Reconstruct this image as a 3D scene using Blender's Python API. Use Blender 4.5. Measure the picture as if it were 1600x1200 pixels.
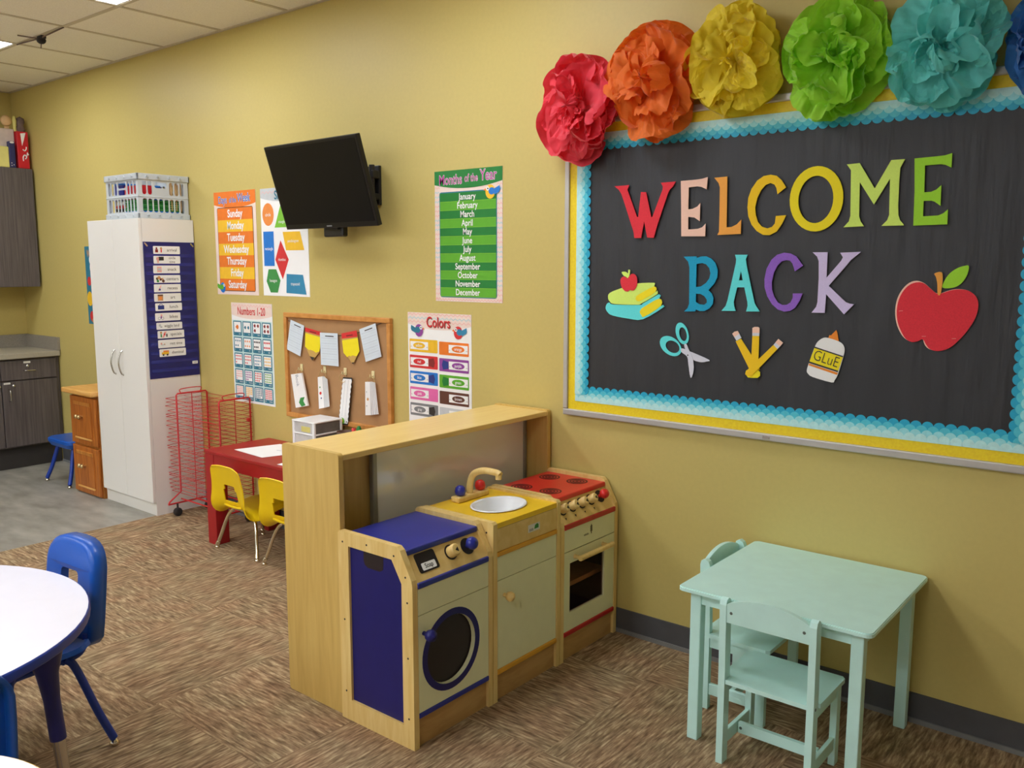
import bpy, bmesh, math, random
from mathutils import Vector, Matrix, noise
from mathutils.geometry import tessellate_polygon

# ------------------------------------------------------------------ camera, world, exposure
SC = bpy.context.scene
COL = SC.collection
for _o in list(bpy.data.objects):
    bpy.data.objects.remove(_o)
cam_d = bpy.data.cameras.new('camera')
cam = bpy.data.objects.new('camera', cam_d)
COL.objects.link(cam)
cam_d.sensor_width = 36.0
cam_d.lens = 1364.06 / 1600.0 * 36.0
cam_d.clip_start = 0.05
_yaw, _pit, _rol = -0.681244, -0.135101, -0.000989
_w = Vector((math.sin(_yaw)*math.cos(_pit), math.cos(_yaw)*math.cos(_pit), math.sin(_pit)))
_r = _w.cross(Vector((0, 0, 1))).normalized()
_d = _w.cross(_r)
_r2 = math.cos(_rol)*_r + math.sin(_rol)*_d
_d2 = -math.sin(_rol)*_r + math.cos(_rol)*_d
cam.matrix_world = Matrix(((_r2.x, -_d2.x, -_w.x, 0.0), (_r2.y, -_d2.y, -_w.y, -2.97585),
                           (_r2.z, -_d2.z, -_w.z, 1.51), (0, 0, 0, 1)))
SC.camera = cam

world = bpy.data.worlds.new('world')
SC.world = world
world.use_nodes = True
world.node_tree.nodes['Background'].inputs[0].default_value = (1.0, 0.95, 0.88, 1)
world.node_tree.nodes['Background'].inputs[1].default_value = 0.05

SC.view_settings.view_transform = 'Standard'
SC.view_settings.look = 'None'
SC.view_settings.gamma = 1.0
SC.view_settings.use_curve_mapping = False
SC.view_settings.exposure = 0.70
LIGHT_STRENGTH = 9.0
LIGHT_COLOR = (1.0, 1.045, 1.14)

# ------------------------------------------------------------------ materials (all procedural)
MATS = {}


def lin(c):
    def f(v):
        v /= 255.0
        return v/12.92 if v <= 0.04045 else ((v+0.055)/1.055)**2.4
    return (f(c[0]), f(c[1]), f(c[2]), 1.0)


def base_mat(name):
    m = bpy.data.materials.new(name)
    m.use_nodes = True
    nt = m.node_tree
    b = nt.nodes['Principled BSDF']
    MATS[name] = m
    return m, nt, b


def paint(name, rgb, rough=0.5, var=0.05, scale=18.0, metal=0.0, spec=0.5, stretch=(1, 1, 1), bump=0.0, rgb2=None, coat=0.0, depth=0.002):
    """plain surface with a fine procedural variation in tone"""
    m, nt, b = base_mat(name)
    tc = nt.nodes.new('ShaderNodeTexCoord')
    mp = nt.nodes.new('ShaderNodeMapping')
    mp.inputs['Scale'].default_value = stretch
    nz = nt.nodes.new('ShaderNodeTexNoise')
    nz.inputs['Scale'].default_value = scale
    nz.inputs['Detail'].default_value = 4.0
    rp = nt.nodes.new('ShaderNodeValToRGB')
    c = lin(rgb)
    if rgb2 is None:
        lo = tuple(max(0, v*(1-var)) for v in c[:3]) + (1,)
        hi = tuple(min(1, v*(1+var)) for v in c[:3]) + (1,)
    else:
        lo, hi = c, lin(rgb2)
    rp.color_ramp.elements[0].color = lo
    rp.color_ramp.elements[0].position = 0.3
    rp.color_ramp.elements[1].color = hi
    rp.color_ramp.elements[1].position = 0.7
    L = nt.links.new
    L(tc.outputs['Object'], mp.inputs['Vector'])
    L(mp.outputs[0], nz.inputs['Vector'])
    L(nz.outputs[0], rp.inputs[0])
    L(rp.outputs[0], b.inputs['Base Color'])
    b.inputs['Roughness'].default_value = rough
    b.inputs['Metallic'].default_value = metal
    b.inputs['Specular IOR Level'].default_value = spec
    if coat:
        b.inputs['Coat Weight'].default_value = coat
    if bump:
        bp = nt.nodes.new('ShaderNodeBump')
        bp.inputs['Strength'].default_value = bump
        bp.inputs['Distance'].default_value = depth
        L(nz.outputs[0], bp.inputs['Height'])
        L(bp.outputs[0], b.inputs['Normal'])
    return m


def wood(name, lo, hi, stretch=(22, 22, 1.6), rough=0.38, scale=3.0, spec=0.5):
    m, nt, b = base_mat(name)
    L = nt.links.new
    tc = nt.nodes.new('ShaderNodeTexCoord')
    mp = nt.nodes.new('ShaderNodeMapping')
    mp.inputs['Scale'].default_value = stretch
    n1 = nt.nodes.new('ShaderNodeTexNoise')
    n1.inputs['Scale'].default_value = scale
    n1.inputs['Detail'].default_value = 6
    n1.inputs['Distortion'].default_value = 0.6
    rp = nt.nodes.new('ShaderNodeValToRGB')
    rp.color_ramp.elements[0].color = lin(lo)
    rp.color_ramp.elements[0].position = 0.32
    rp.color_ramp.elements[1].color = lin(hi)
    rp.color_ramp.elements[1].position = 0.68
    L(tc.outputs['Object'], mp.inputs['Vector'])
    L(mp.outputs[0], n1.inputs['Vector'])
    L(n1.outputs[0], rp.inputs[0])
    L(rp.outputs[0], b.inputs['Base Color'])
    b.inputs['Roughness'].default_value = rough
    b.inputs['Specular IOR Level'].default_value = spec
    return m


def tissue(name, rgb, trans=0.34):
    m, nt, b = base_mat(name)
    L = nt.links.new
    out = nt.nodes['Material Output']
    tc = nt.nodes.new('ShaderNodeTexCoord')
    nz = nt.nodes.new('ShaderNodeTexNoise')
    nz.inputs['Scale'].default_value = 45
    nz.inputs['Detail'].default_value = 5
    rp = nt.nodes.new('ShaderNodeValToRGB')
    c = lin(rgb)
    rp.color_ramp.elements[0].color = tuple(v*0.88 for v in c[:3]) + (1,)
    rp.color_ramp.elements[1].color = tuple(min(1, v*1.12) for v in c[:3]) + (1,)
    L(tc.outputs['Object'], nz.inputs['Vector'])
    L(nz.outputs[0], rp.inputs[0])
    L(rp.outputs[0], b.inputs['Base Color'])
    b.inputs['Roughness'].default_value = 0.6
    b.inputs['Specular IOR Level'].default_value = 0.35
    b.inputs['Sheen Weight'].default_value = 0.35
    tr = nt.nodes.new('ShaderNodeBsdfTranslucent')
    L(rp.outputs[0], tr.inputs['Color'])
    bp = nt.nodes.new('ShaderNodeBump')
    bp.inputs['Strength'].default_value = 0.35
    bp.inputs['Distance'].default_value = 0.006
    L(nz.outputs[0], bp.inputs['Height'])
    L(bp.outputs[0], b.inputs['Normal'])
    mx = nt.nodes.new('ShaderNodeMixShader')
    mx.inputs[0].default_value = trans
    L(b.outputs[0], mx.inputs[1])
    L(tr.outputs[0], mx.inputs[2])
    L(mx.outputs[0], out.inputs['Surface'])
    return m


def carpet_mat():
    m, nt, b = base_mat('carpet')
    L = nt.links.new
    N = nt.nodes.new

    def math_(op, a, bb=None):
        n = N('ShaderNodeMath')
        n.operation = op
        for i, v in enumerate((a, bb)):
            if v is None:
                continue
            if isinstance(v, (int, float)):
                n.inputs[i].default_value = v
            else:
                L(v, n.inputs[i])
        return n.outputs[0]
    g = N('ShaderNodeNewGeometry')
    s = N('ShaderNodeSeparateXYZ')
    L(g.outputs['Position'], s.inputs[0])
    x, y = s.outputs[0], s.outputs[1]
    i = math_('FLOOR', math_('DIVIDE', math_('ADD', x, 1.53), 0.61))
    j = math_('FLOOR', math_('DIVIDE', math_('ADD', y, 0.317), 0.61))
    par = math_('FLOORED_MODULO', math_('ADD', i, j), 2.0)
    off = math_('ADD', math_('MULTIPLY', i, 3.71), math_('MULTIPLY', j, 7.13))

    def comb(a, bb):
        c = N('ShaderNodeCombineXYZ')
        L(a, c.inputs[0])
        L(bb, c.inputs[1])
        L(off, c.inputs[2])
        return c.outputs[0]
    va = comb(math_('MULTIPLY', x, 15.0), math_('MULTIPLY', y, 105.0))
    vb = comb(math_('MULTIPLY', y, 15.0), math_('MULTIPLY', x, 105.0))
    mx = N('ShaderNodeMix')
    mx.data_type = 'VECTOR'
    L(par, mx.inputs['Factor'])
    L(va, mx.inputs['A'])
    L(vb, mx.inputs['B'])
    vec = mx.outputs['Result']
    n1 = N('ShaderNodeTexNoise')
    n1.inputs['Scale'].default_value = 1.0
    n1.inputs['Detail'].default_value = 3.0
    n1.inputs['Roughness'].default_value = 0.6
    L(vec, n1.inputs['Vector'])
    rp = N('ShaderNodeValToRGB')
    e = rp.color_ramp.elements
    e[0].position, e[0].color = 0.30, lin((108, 88, 69))
    e[1].position, e[1].color = 0.72, lin((208, 186, 152))
    k = rp.color_ramp.elements.new(0.45)
    k.color = lin((142, 118, 93))
    k = rp.color_ramp.elements.new(0.56)
    k.color = lin((166, 141, 113))
    L(n1.outputs[0], rp.inputs[0])
    n2 = N('ShaderNodeTexNoise')
    n2.inputs['Scale'].default_value = 7.0
    n2.inputs['Detail'].default_value = 2.0
    L(g.outputs['Position'], n2.inputs['Vector'])
    rp2 = N('ShaderNodeValToRGB')
    rp2.color_ramp.elements[0].position = 0.35
    rp2.color_ramp.elements[0].color = (1.0, 0.92, 0.84, 1)
    rp2.color_ramp.elements[1].position = 0.65
    rp2.color_ramp.elements[1].color = (0.96, 1.0, 0.92, 1)
    L(n2.outputs[0], rp2.inputs[0])
    mul = N('ShaderNodeMix')
    mul.data_type = 'RGBA'
    mul.blend_type = 'MULTIPLY'
    mul.inputs['Factor'].default_value = 1.0
    L(rp.outputs[0], mul.inputs['A'])
    L(rp2.outputs[0], mul.inputs['B'])
    L(mul.outputs['Result'], b.inputs['Base Color'])
    b.inputs['Roughness'].default_value = 0.95
    b.inputs['Specular IOR Level'].default_value = 0.1
    bp = N('ShaderNodeBump')
    bp.inputs['Strength'].default_value = 0.4
    bp.inputs['Distance'].default_value = 0.003
    L(n1.outputs[0], bp.inputs['Height'])
    L(bp.outputs[0], b.inputs['Normal'])


carpet_mat()
paint('wall', (206, 187, 111), 0.46, 0.02, 60, spec=0.45, bump=0.12)
paint('wall_offwhite', (226, 226, 222), 0.6, 0.02, 40)
paint('ceiling', (250, 245, 234), 0.9, 0.06, 160, bump=0.3)
paint('ceiling_grid', (206, 196, 176), 0.6, 0.03)
paint('vinyl_floor', (128, 124, 112), 0.42, 0.2, 3.2, stretch=(1.2, 3.0, 1), rgb2=(170, 166, 154))
paint('baseboard', (84, 84, 86), 0.5, 0.08)
paint('baseboard_toe', (128, 128, 126), 0.45, 0.06)
paint('white_laminate', (240, 238, 232), 0.35, 0.006, 2.0)
paint('white_edge', (214, 208, 190), 0.45, 0.02)
paint('dark_laminate', (80, 73, 72), 0.5, 0.0, 3.0, stretch=(30, 30, 1.2), rgb2=(104, 95, 93))
paint('dark_gap', (58, 54, 52), 0.7)
paint('counter', (150, 142, 124), 0.5, 0.0, 260, rgb2=(186, 178, 158))
paint('splash', (130, 123, 110), 0.5, 0.0, 260, rgb2=(160, 152, 138))
paint('steel', (200, 198, 192), 0.25, 0.03, metal=1.0)
paint('chrome', (225, 220, 205), 0.12, 0.02, metal=1.0)
paint('aluminium', (196, 193, 188), 0.4, 0.03, metal=0.35)
paint('cream_label', (236, 234, 224), 0.5, 0.02)
wood('oak', (160, 86, 26), (198, 118, 44))
wood('oak_side', (178, 108, 38), (208, 140, 62))
wood('oak_top', (222, 158, 74), (238, 186, 108), stretch=(2, 22, 22))
wood('birch', (214, 176, 94), (226, 192, 110), stretch=(14, 14, 1.2))
wood('birch_edge', (196, 150, 92), (220, 178, 116), stretch=(30, 30, 2))
wood('birch_top', (240, 204, 122), (248, 216, 140), stretch=(14, 1.4, 14), rough=0.3)
wood('maple', (234, 198, 118), (244, 214, 140), stretch=(18, 18, 2))
wood('maple_plain', (230, 194, 114), (240, 208, 134), stretch=(3, 10, 10))
wood('kick', (186, 142, 82), (206, 164, 102), stretch=(10, 2, 10))
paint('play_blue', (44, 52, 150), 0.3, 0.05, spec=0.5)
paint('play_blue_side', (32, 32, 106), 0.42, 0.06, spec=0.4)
paint('play_yellow', (250, 206, 40), 0.32, 0.03)
paint('play_yellow_trim', (228, 166, 48), 0.4, 0.04)
paint('play_red', (222, 44, 40), 0.3, 0.04)
paint('play_red_trim', (190, 36, 36), 0.38, 0.05)
paint('play_door', (240, 240, 194), 0.5, 0.02)
paint('seam', (112, 104, 72), 0.7)
paint('play_black', (34, 26, 28), 0.5, 0.1)
paint('burner', (96, 30, 28), 0.45, 0.08)
paint('oven_dark', (96, 70, 72), 0.5, 0.12)
paint('drum_dark', (40, 30, 32), 0.5, 0.12)
paint('sink_white', (250, 252, 252), 0.22, 0.01)
paint('panel_frame', (150, 150, 134), 0.35, 0.04, metal=0.3)
paint('mint', (208, 250, 240), 0.38, 0.025)
paint('screw', (110, 128, 120), 0.4, 0.05, metal=0.6)
paint('red_paint', (168, 26, 34), 0.38, 0.05)
paint('red_wire', (206, 40, 44), 0.35, 0.05)
paint('rubber', (40, 36, 36), 0.75, 0.1)
paint('yellow_plastic', (250, 214, 22), 0.34, 0.02, spec=0.45)
paint('blue_plastic', (22, 88, 184), 0.32, 0.03, spec=0.5)
paint('blue_metal', (28, 62, 158), 0.36, 0.04)
paint('navy_metal', (30, 38, 112), 0.4, 0.06)
paint('table_white', (242, 240, 248), 0.25, 0.01)
paint('paper', (252, 252, 250), 0.7, 0.01)
paint('paper_blue', (222, 234, 242), 0.7, 0.02)
paint('paper_pink', (246, 224, 212), 0.6, 0.03)
paint('ink', (52, 48, 46), 0.7, 0.05)
paint('ink_soft', (150, 156, 168), 0.7, 0.05)
paint('tv_black', (22, 20, 23), 0.32, 0.1, spec=0.35)
paint('tv_screen', (15, 15, 20), 0.3, 0.1, spec=0.18)
paint('tv_back', (52, 50, 50), 0.5, 0.1)
paint('mount_black', (30, 28, 28), 0.45, 0.1)
wood('cork_frame', (196, 130, 58), (220, 156, 84), stretch=(6, 6, 6))
paint('pencil_wood', (210, 170, 92), 0.7, 0.05)
paint('kraft', (182, 138, 92), 0.75, 0.06, 12, bump=0.4)
paint('board_black', (44, 46, 51), 0.5, 0.10, 4, stretch=(4.5, 1, 0.7), bump=0.7, spec=0.5, depth=0.012)
paint('border_yellow', (255, 220, 30), 0.5, 0.08, 120)
for _i, _c in enumerate([(26, 176, 214), (84, 208, 228), (160, 236, 242), (200, 248, 248)]):
    paint('scale_%d' % _i, _c, 0.5, 0.06, 90)
paint('felt_red', (236, 54, 68), 0.85, 0.07, 260)
paint('felt_peach', (255, 210, 188), 0.8, 0.03, 200)
paint('felt_orange', (255, 176, 76), 0.8, 0.05, 260)
paint('felt_gold', (255, 208, 26), 0.8, 0.04, 260)
paint('felt_yellow', (255, 234, 30), 0.8, 0.03, 260)
paint('felt_lime', (222, 252, 118), 0.8, 0.03, 200)
paint('felt_green', (168, 232, 56), 0.8, 0.03, 200)
paint('felt_teal', (26, 166, 206), 0.85, 0.08, 260)
paint('felt_aqua', (104, 236, 238), 0.8, 0.03, 200)
paint('felt_purple', (152, 104, 208), 0.85, 0.08, 260)
paint('felt_lavender', (222, 208, 248), 0.8, 0.03, 200)
paint('felt_silver', (224, 226, 238), 0.7, 0.02, 200)
paint('felt_orange_deep', (246, 146, 48), 0.8, 0.04, 200)
tissue('tissue_red', (252, 70, 88))
tissue('tissue_orange', (255, 124, 28))
tissue('tissue_yellow', (255, 226, 48))
tissue('tissue_green', (176, 240, 60))
tissue('tissue_teal', (122, 232, 228))
tissue('tissue_blue', (52, 124, 204))
# colours of printed paper
INK = {'p_orange': (244, 128, 36), 'p_orange2': (248, 150, 70), 'p_amber': (252, 200, 44), 'p_blue': (30, 124, 214),
       'p_green': (24, 128, 50), 'p_green2': (96, 178, 40), 'p_green3': (130, 204, 58), 'p_magenta': (196, 70, 160),
       'p_red': (222, 50, 52), 'p_teal': (44, 124, 150), 'p_mint': (200, 232, 230), 'p_yellow': (246, 196, 40),
       'p_purple': (150, 70, 160), 'p_pink': (236, 110, 176), 'p_brown': (100, 58, 42), 'p_grey': (132, 134, 136),
       'p_steel': (52, 140, 180), 'p_salmon': (246, 180, 170), 'p_sky': (160, 222, 228), 'p_indigo': (40, 60, 140),
       'p_lightgrey': (206, 210, 212), 'p_dgreen': (62, 150, 74), 'p_tan': (214, 160, 104), 'p_maroon': (140, 40, 40)}
for _k, _c in INK.items():
    paint(_k, _c, 0.55, 0.04, 30)
paint('chart_blue', (30, 32, 108), 0.55, 0.1, 20)
paint('chart_pocket', (42, 46, 134), 0.22, 0.12, 14)
paint('crate_white', (200, 207, 211), 0.4, 0.03)
paint('parcel_red', (206, 26, 42), 0.35, 0.05)
paint('parcel_navy', (44, 44, 92), 0.5, 0.1)
paint('parcel_yellow', (226, 216, 126), 0.55, 0.05)
paint('parcel_white', (206, 190, 180), 0.55, 0.08)
paint('mug_brown', (92, 62, 46), 0.5, 0.1)
paint('translucent_drawer', (206, 206, 204), 0.35, 0.08)
paint('drawer_dark', (112, 110, 106), 0.4, 0.2)
paint('ornament_peach', (232, 192, 140), 0.6, 0.08)
paint('ornament_grey', (112, 92, 84), 0.7, 0.2)
paint('wood_handle', (214, 176, 128), 0.5, 0.08)
paint('brass', (214, 188, 132), 0.3, 0.05, metal=0.8)
paint('hook_clear', (236, 222, 170), 0.25, 0.05)


def plexi_mat():
    m, nt, b = base_mat('plexi')
    L = nt.links.new
    tc = nt.nodes.new('ShaderNodeTexCoord')
    nz = nt.nodes.new('ShaderNodeTexNoise')
    nz.inputs['Scale'].default_value = 6
    nz.inputs['Detail'].default_value = 6
    rp = nt.nodes.new('ShaderNodeValToRGB')
    rp.color_ramp.elements[0].color = (0.05, 0.05, 0.05, 1)
    rp.color_ramp.elements[1].color = (0.14, 0.14, 0.14, 1)
    L(tc.outputs['Object'], nz.inputs['Vector'])
    L(nz.outputs[0], rp.inputs[0])
    L(rp.outputs[0], b.inputs['Roughness'])
    b.inputs['Base Color'].default_value = lin((244, 246, 238))
    b.inputs['Metallic'].default_value = 0.05
    b.inputs['Specular IOR Level'].default_value = 0.9


plexi_mat()


def emit_mat():
    m, nt, b = base_mat('diffuser')
    b.inputs['Base Color'].default_value = (0.9, 0.9, 0.88, 1)
    b.inputs['Emission Color'].default_value = LIGHT_COLOR + (1,)
    b.inputs['Emission Strength'].default_value = LIGHT_STRENGTH


emit_mat()


def glass_mat():
    m, nt, b = base_mat('oven_glass')
    b.inputs['Base Color'].default_value = (0.62, 0.46, 0.48, 1)
    b.inputs['Roughness'].default_value = 0.05
    b.inputs['Transmission Weight'].default_value = 1.0
    b.inputs['IOR'].default_value = 1.1


glass_mat()

# ------------------------------------------------------------------ mesh building
ORIGIN = {}


def text_geo(body, bold=0.0):
    """outline of a word as 2-D vertices and faces, height 1 = font size 1, centred on x"""
    key = (body, bold)
    if key in text_geo.cache:
        return text_geo.cache[key]
    cu = bpy.data.curves.new('word', 'FONT')
    cu.body = body
    cu.size = 1.0
    cu.align_x = 'CENTER'
    cu.align_y = 'CENTER'
    cu.offset = bold
    cu.resolution_u = 3
    ob = bpy.data.objects.new('word', cu)
    COL.objects.link(ob)
    dg = bpy.context.evaluated_depsgraph_get()
    dg.update()
    ev = ob.evaluated_get(dg)
    me = ev.to_mesh()
    vs = [(v.co.x, v.co.y) for v in me.vertices]
    fs = [tuple(p.vertices) for p in me.polygons]
    ev.to_mesh_clear()
    bpy.data.objects.remove(ob)
    bpy.data.curves.remove(cu)
    text_geo.cache[key] = (vs, fs)
    return vs, fs


text_geo.cache = {}


class MB:
    def __init__(self):
        self.V, self.F, self.K, self.S = [], [], [], []

    def add(self, vs, fs, m, smooth=False):
        o = len(self.V)
        self.V += [tuple(v) for v in vs]
        for f in fs:
            self.F.append(tuple(i+o for i in f))
            self.K.append(m)
            self.S.append(smooth)
        return self

    def box(self, x0, x1, y0, y1, z0, z1, m):
        vs = [(x, y, z) for z in (z0, z1) for y in (y0, y1) for x in (x0, x1)]
        fs = [(0, 2, 3, 1), (4, 5, 7, 6), (0, 1, 5, 4), (2, 6, 7, 3), (0, 4, 6, 2), (1, 3, 7, 5)]
        return self.add(vs, fs, m)

    def rbox(self, x0, x1, y0, y1, z0, z1, m, r=0.004, seg=2):
        bm = bmesh.new()
        bmesh.ops.create_cube(bm, size=1.0)
        for v in bm.verts:
            v.co = Vector(((x0+x1)/2+v.co.x*(x1-x0), (y0+y1)/2+v.co.y*(y1-y0), (z0+z1)/2+v.co.z*(z1-z0)))
        r = min(r, 0.49*min(x1-x0, y1-y0, z1-z0))
        bmesh.ops.bevel(bm, geom=list(bm.edges), offset=r, segments=seg, affect='EDGES', profile=0.5)
        bm.verts.index_update()
        self.add([v.co for v in bm.verts], [[v.index for v in f.verts] for f in bm.faces], m)
        bm.free()
        return self

    def tube(self, pts, r, m, n=8, closed=False, caps=True):
        pts = [Vector(p) for p in pts]
        N = len(pts)
        rs = r if isinstance(r, (list, tuple)) else [r]*N
        tang = []
        for i in range(N):
            a = pts[(i-1) % N] if (closed or i > 0) else pts[i]
            b = pts[(i+1) % N] if (closed or i < N-1) else pts[i]
            tang.append((b-a).normalized())
        up = Vector((0, 0, 1))
        if abs(tang[0].dot(up)) > 0.9:
            up = Vector((1, 0, 0))
        u = tang[0].cross(up).normalized()
        vs, fs = [], []
        for i in range(N):
            t = tang[i]
            u = (u - t*u.dot(t)).normalized()
            w = t.cross(u)
            for k in range(n):
                a = 2*math.pi*k/n
                vs.append(pts[i] + rs[i]*(math.cos(a)*u + math.sin(a)*w))
        R = N if closed else N-1
        for i in range(R):
            for k in range(n):
                a, b = i*n+k, i*n+(k+1) % n
                c, d = ((i+1) % N)*n+(k+1) % n, ((i+1) % N)*n+k
                fs.append((a, b, c, d))
        self.add(vs, fs, m, True)
        if not closed and caps:
            self.add([vs[k] for k in range(n)], [tuple(reversed(range(n)))], m)
            self.add([vs[(N-1)*n+k] for k in range(n)], [tuple(range(n))], m)
        return self

    def lathe(self, prof, m, c=(0, 0, 0), axis=(0, 0, 1), n=24, smooth=True, sx=1.0, sy=1.0, open_top=False):
        """profile of (radius, height) turned about axis through c"""
        ax = Vector(axis).normalized()
        q = Vector((0, 0, 1)).rotation_difference(ax)
        c = Vector(c)
        vs, fs = [], []
        for (r, h) in prof:
            for k in range(n):
                a = 2*math.pi*k/n
                vs.append(c + q @ Vector((r*sx*math.cos(a), r*sy*math.sin(a), h)))
        for i in range(len(prof)-1):
            for k in range(n):
                fs.append((i*n+k, i*n+(k+1) % n, (i+1)*n+(k+1) % n, (i+1)*n+k))
        self.add(vs, fs, m, smooth)
        if prof[0][0] > 1e-6 and not open_top:
            self.add(vs[:n], [tuple(reversed(range(n)))], m)
        if prof[-1][0] > 1e-6:
            self.add(vs[-n:], [tuple(range(n))], m)
        return self

    def ball(self, c, r, m, n=20, squash=1.0, axis=(0, 0, 1)):
        k = n//2
        prof = [(max(1e-7, r*math.sin(math.pi*i/k)), -r*squash*math.cos(math.pi*i/k)) for i in range(k+1)]
        return self.lathe(prof, m, c, axis, n)

    def prism(self, loops, f, a, b, m, mside=None):
        """polygon with holes, extruded from depth a to depth b; f(u, v, w) gives the point"""
        loops = [list(l) for l in loops]
        tris = tessellate_polygon([[Vector((p[0], p[1], 0)) for p in l] for l in loops])
        flat = [p for l in loops for p in l]
        n = len(flat)
        vs = [f(p[0], p[1], a) for p in flat] + [f(p[0], p[1], b) for p in flat]
        self.add(vs, [tuple(t) for t in tris] + [tuple(i+n for i in reversed(t)) for t in tris], m)
        o = 0
        sides = []
        for l in loops:
            k = len(l)
            for i in range(k):
                j = (i+1) % k
                sides.append((o+i, o+j, n+o+j, n+o+i))
            o += k
        self.add(vs, sides, mside or m)
        return self

    def flat(self, loops, f, w, m):
        loops = [list(l) for l in loops]
        tris = tessellate_polygon([[Vector((p[0], p[1], 0)) for p in l] for l in loops])
        flat = [p for l in loops for p in l]
        return self.add([f(p[0], p[1], w) for p in flat], [tuple(t) for t in tris], m)

    def word(self, body, f, u, v, w, size, m, bold=0.0, sx=1.0, rot=0.0):
        vs, fs = text_geo(body, bold)
        c, s = math.cos(rot), math.sin(rot)
        P = []
        for (a, b) in vs:
            a *= sx*size
            b *= size
            P.append(f(u+a*c-b*s, v+a*s+b*c, w))
        return self.add(P, fs, m)

    def build(self, name, parent=None, loc=None, rotz=0.0, fix=True):
        keys = []
        for k in self.K:
            if k not in keys:
                keys.append(k)
        me = bpy.data.meshes.new(name)
        o = Vector((0, 0, 0))
        if parent is not None:
            o = ORIGIN[parent.name]
        elif loc is not None:
            o = Vector(loc)
        me.from_pydata([(v[0]-o.x, v[1]-o.y, v[2]-o.z) for v in self.V], [], self.F)
        for k in keys:
            me.materials.append(MATS[k])
        for p, k, s in zip(me.polygons, self.K, self.S):
            p.material_index = keys.index(k)
            p.use_smooth = s
        if fix:
            bm = bmesh.new()
            bm.from_mesh(me)
            bmesh.ops.recalc_face_normals(bm, faces=list(bm.faces))
            bm.to_mesh(me)
            bm.free()
        ob = bpy.data.objects.new(name, me)
        COL.objects.link(ob)
        if parent is not None:
            ob.parent = parent
            ORIGIN[ob.name] = ORIGIN[parent.name]
        else:
            ob.location = o
            ob.rotation_euler[2] = rotz
            ORIGIN[ob.name] = o.copy()
        return ob


def tag(o, label, cat, group=None):
    o['label'] = label
    o['category'] = cat
    if group:
        o['group'] = group
    return o


def thing(name, label, cat, loc=(0, 0, 0), group=None):
    o = bpy.data.objects.new(name, None)
    COL.objects.link(o)
    o.location = loc
    o.empty_display_size = 0.05
    ORIGIN[o.name] = Vector(loc)
    return tag(o, label, cat, group)


def struct(mb, name, parent=None):
    o = mb.build(name, parent, (0, 0, 0) if parent is None else None)
    if parent is None:
        o['kind'] = 'structure'
    return o


def copy_tree(o, parent=None):
    c = o.copy()
    COL.objects.link(c)
    if parent is not None:
        c.parent = parent
    for ch in list(o.children):
        copy_tree(ch, c)
    return c


def place(o, loc, rotz=0.0, label=None):
    o.location = loc
    o.rotation_euler[2] = rotz
    if label:
        o['label'] = label
    return o


def rrect(x0, x1, y0, y1, r, n=4):
    out = []
    for cx, cy, a0 in ((x1-r, y1-r, 0), (x0+r, y1-r, 90), (x0+r, y0+r, 180), (x1-r, y0+r, 270)):
        for i in range(n+1):
            a = math.radians(a0+90*i/n)
            out.append((cx+r*math.cos(a), cy+r*math.sin(a)))
    return out


def disc(cx, cy, rx, ry=None, n=24, a0=0.0, a1=360.0):
    ry = rx if ry is None else ry
    full = abs(a1-a0) >= 359.9
    k = n if full else n+1
    return [(cx+rx*math.cos(math.radians(a0+(a1-a0)*i/n)), cy+ry*math.sin(math.radians(a0+(a1-a0)*i/n))) for i in range(k)]


def rect(x0, x1, y0, y1):
    return [(x0, y0), (x1, y0), (x1, y1), (x0, y1)]


def smooth_path(pts, k=5):
    """Catmull-Rom through points"""
    P = [Vector(p) for p in pts]
    P = [P[0]*2-P[1]] + P + [P[-1]*2-P[-2]]
    out = []
    for i in range(1, len(P)-2):
        a, b, c, d = P[i-1], P[i], P[i+1], P[i+2]
        for j in range(k):
            t = j/k
            out.append(0.5*((2*b)+(c-a)*t+(2*a-5*b+4*c-d)*t*t+(3*b-a-3*c+d)*t*t*t))
    out.append(P[-2])
    return out


def round_loop(l, k=3):
    """soften a traced outline"""
    P = [Vector((p[0], p[1])) for p in l]
    n = len(P)
    out = []
    for i in range(n):
        a, b, c, d = P[i-1], P[i], P[(i+1) % n], P[(i+2) % n]
        for j in range(k):
            t = j/k
            q = 0.5*((2*b)+(c-a)*t+(2*a-5*b+4*c-d)*t*t+(3*b-a-3*c+d)*t*t*t)
            out.append((q.x, q.y))
    return out


def on_wall(y):
    """u = world x, v = world z, w = distance out from the plane y"""
    return lambda u, v, w: (u, y-w, v)


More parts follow.
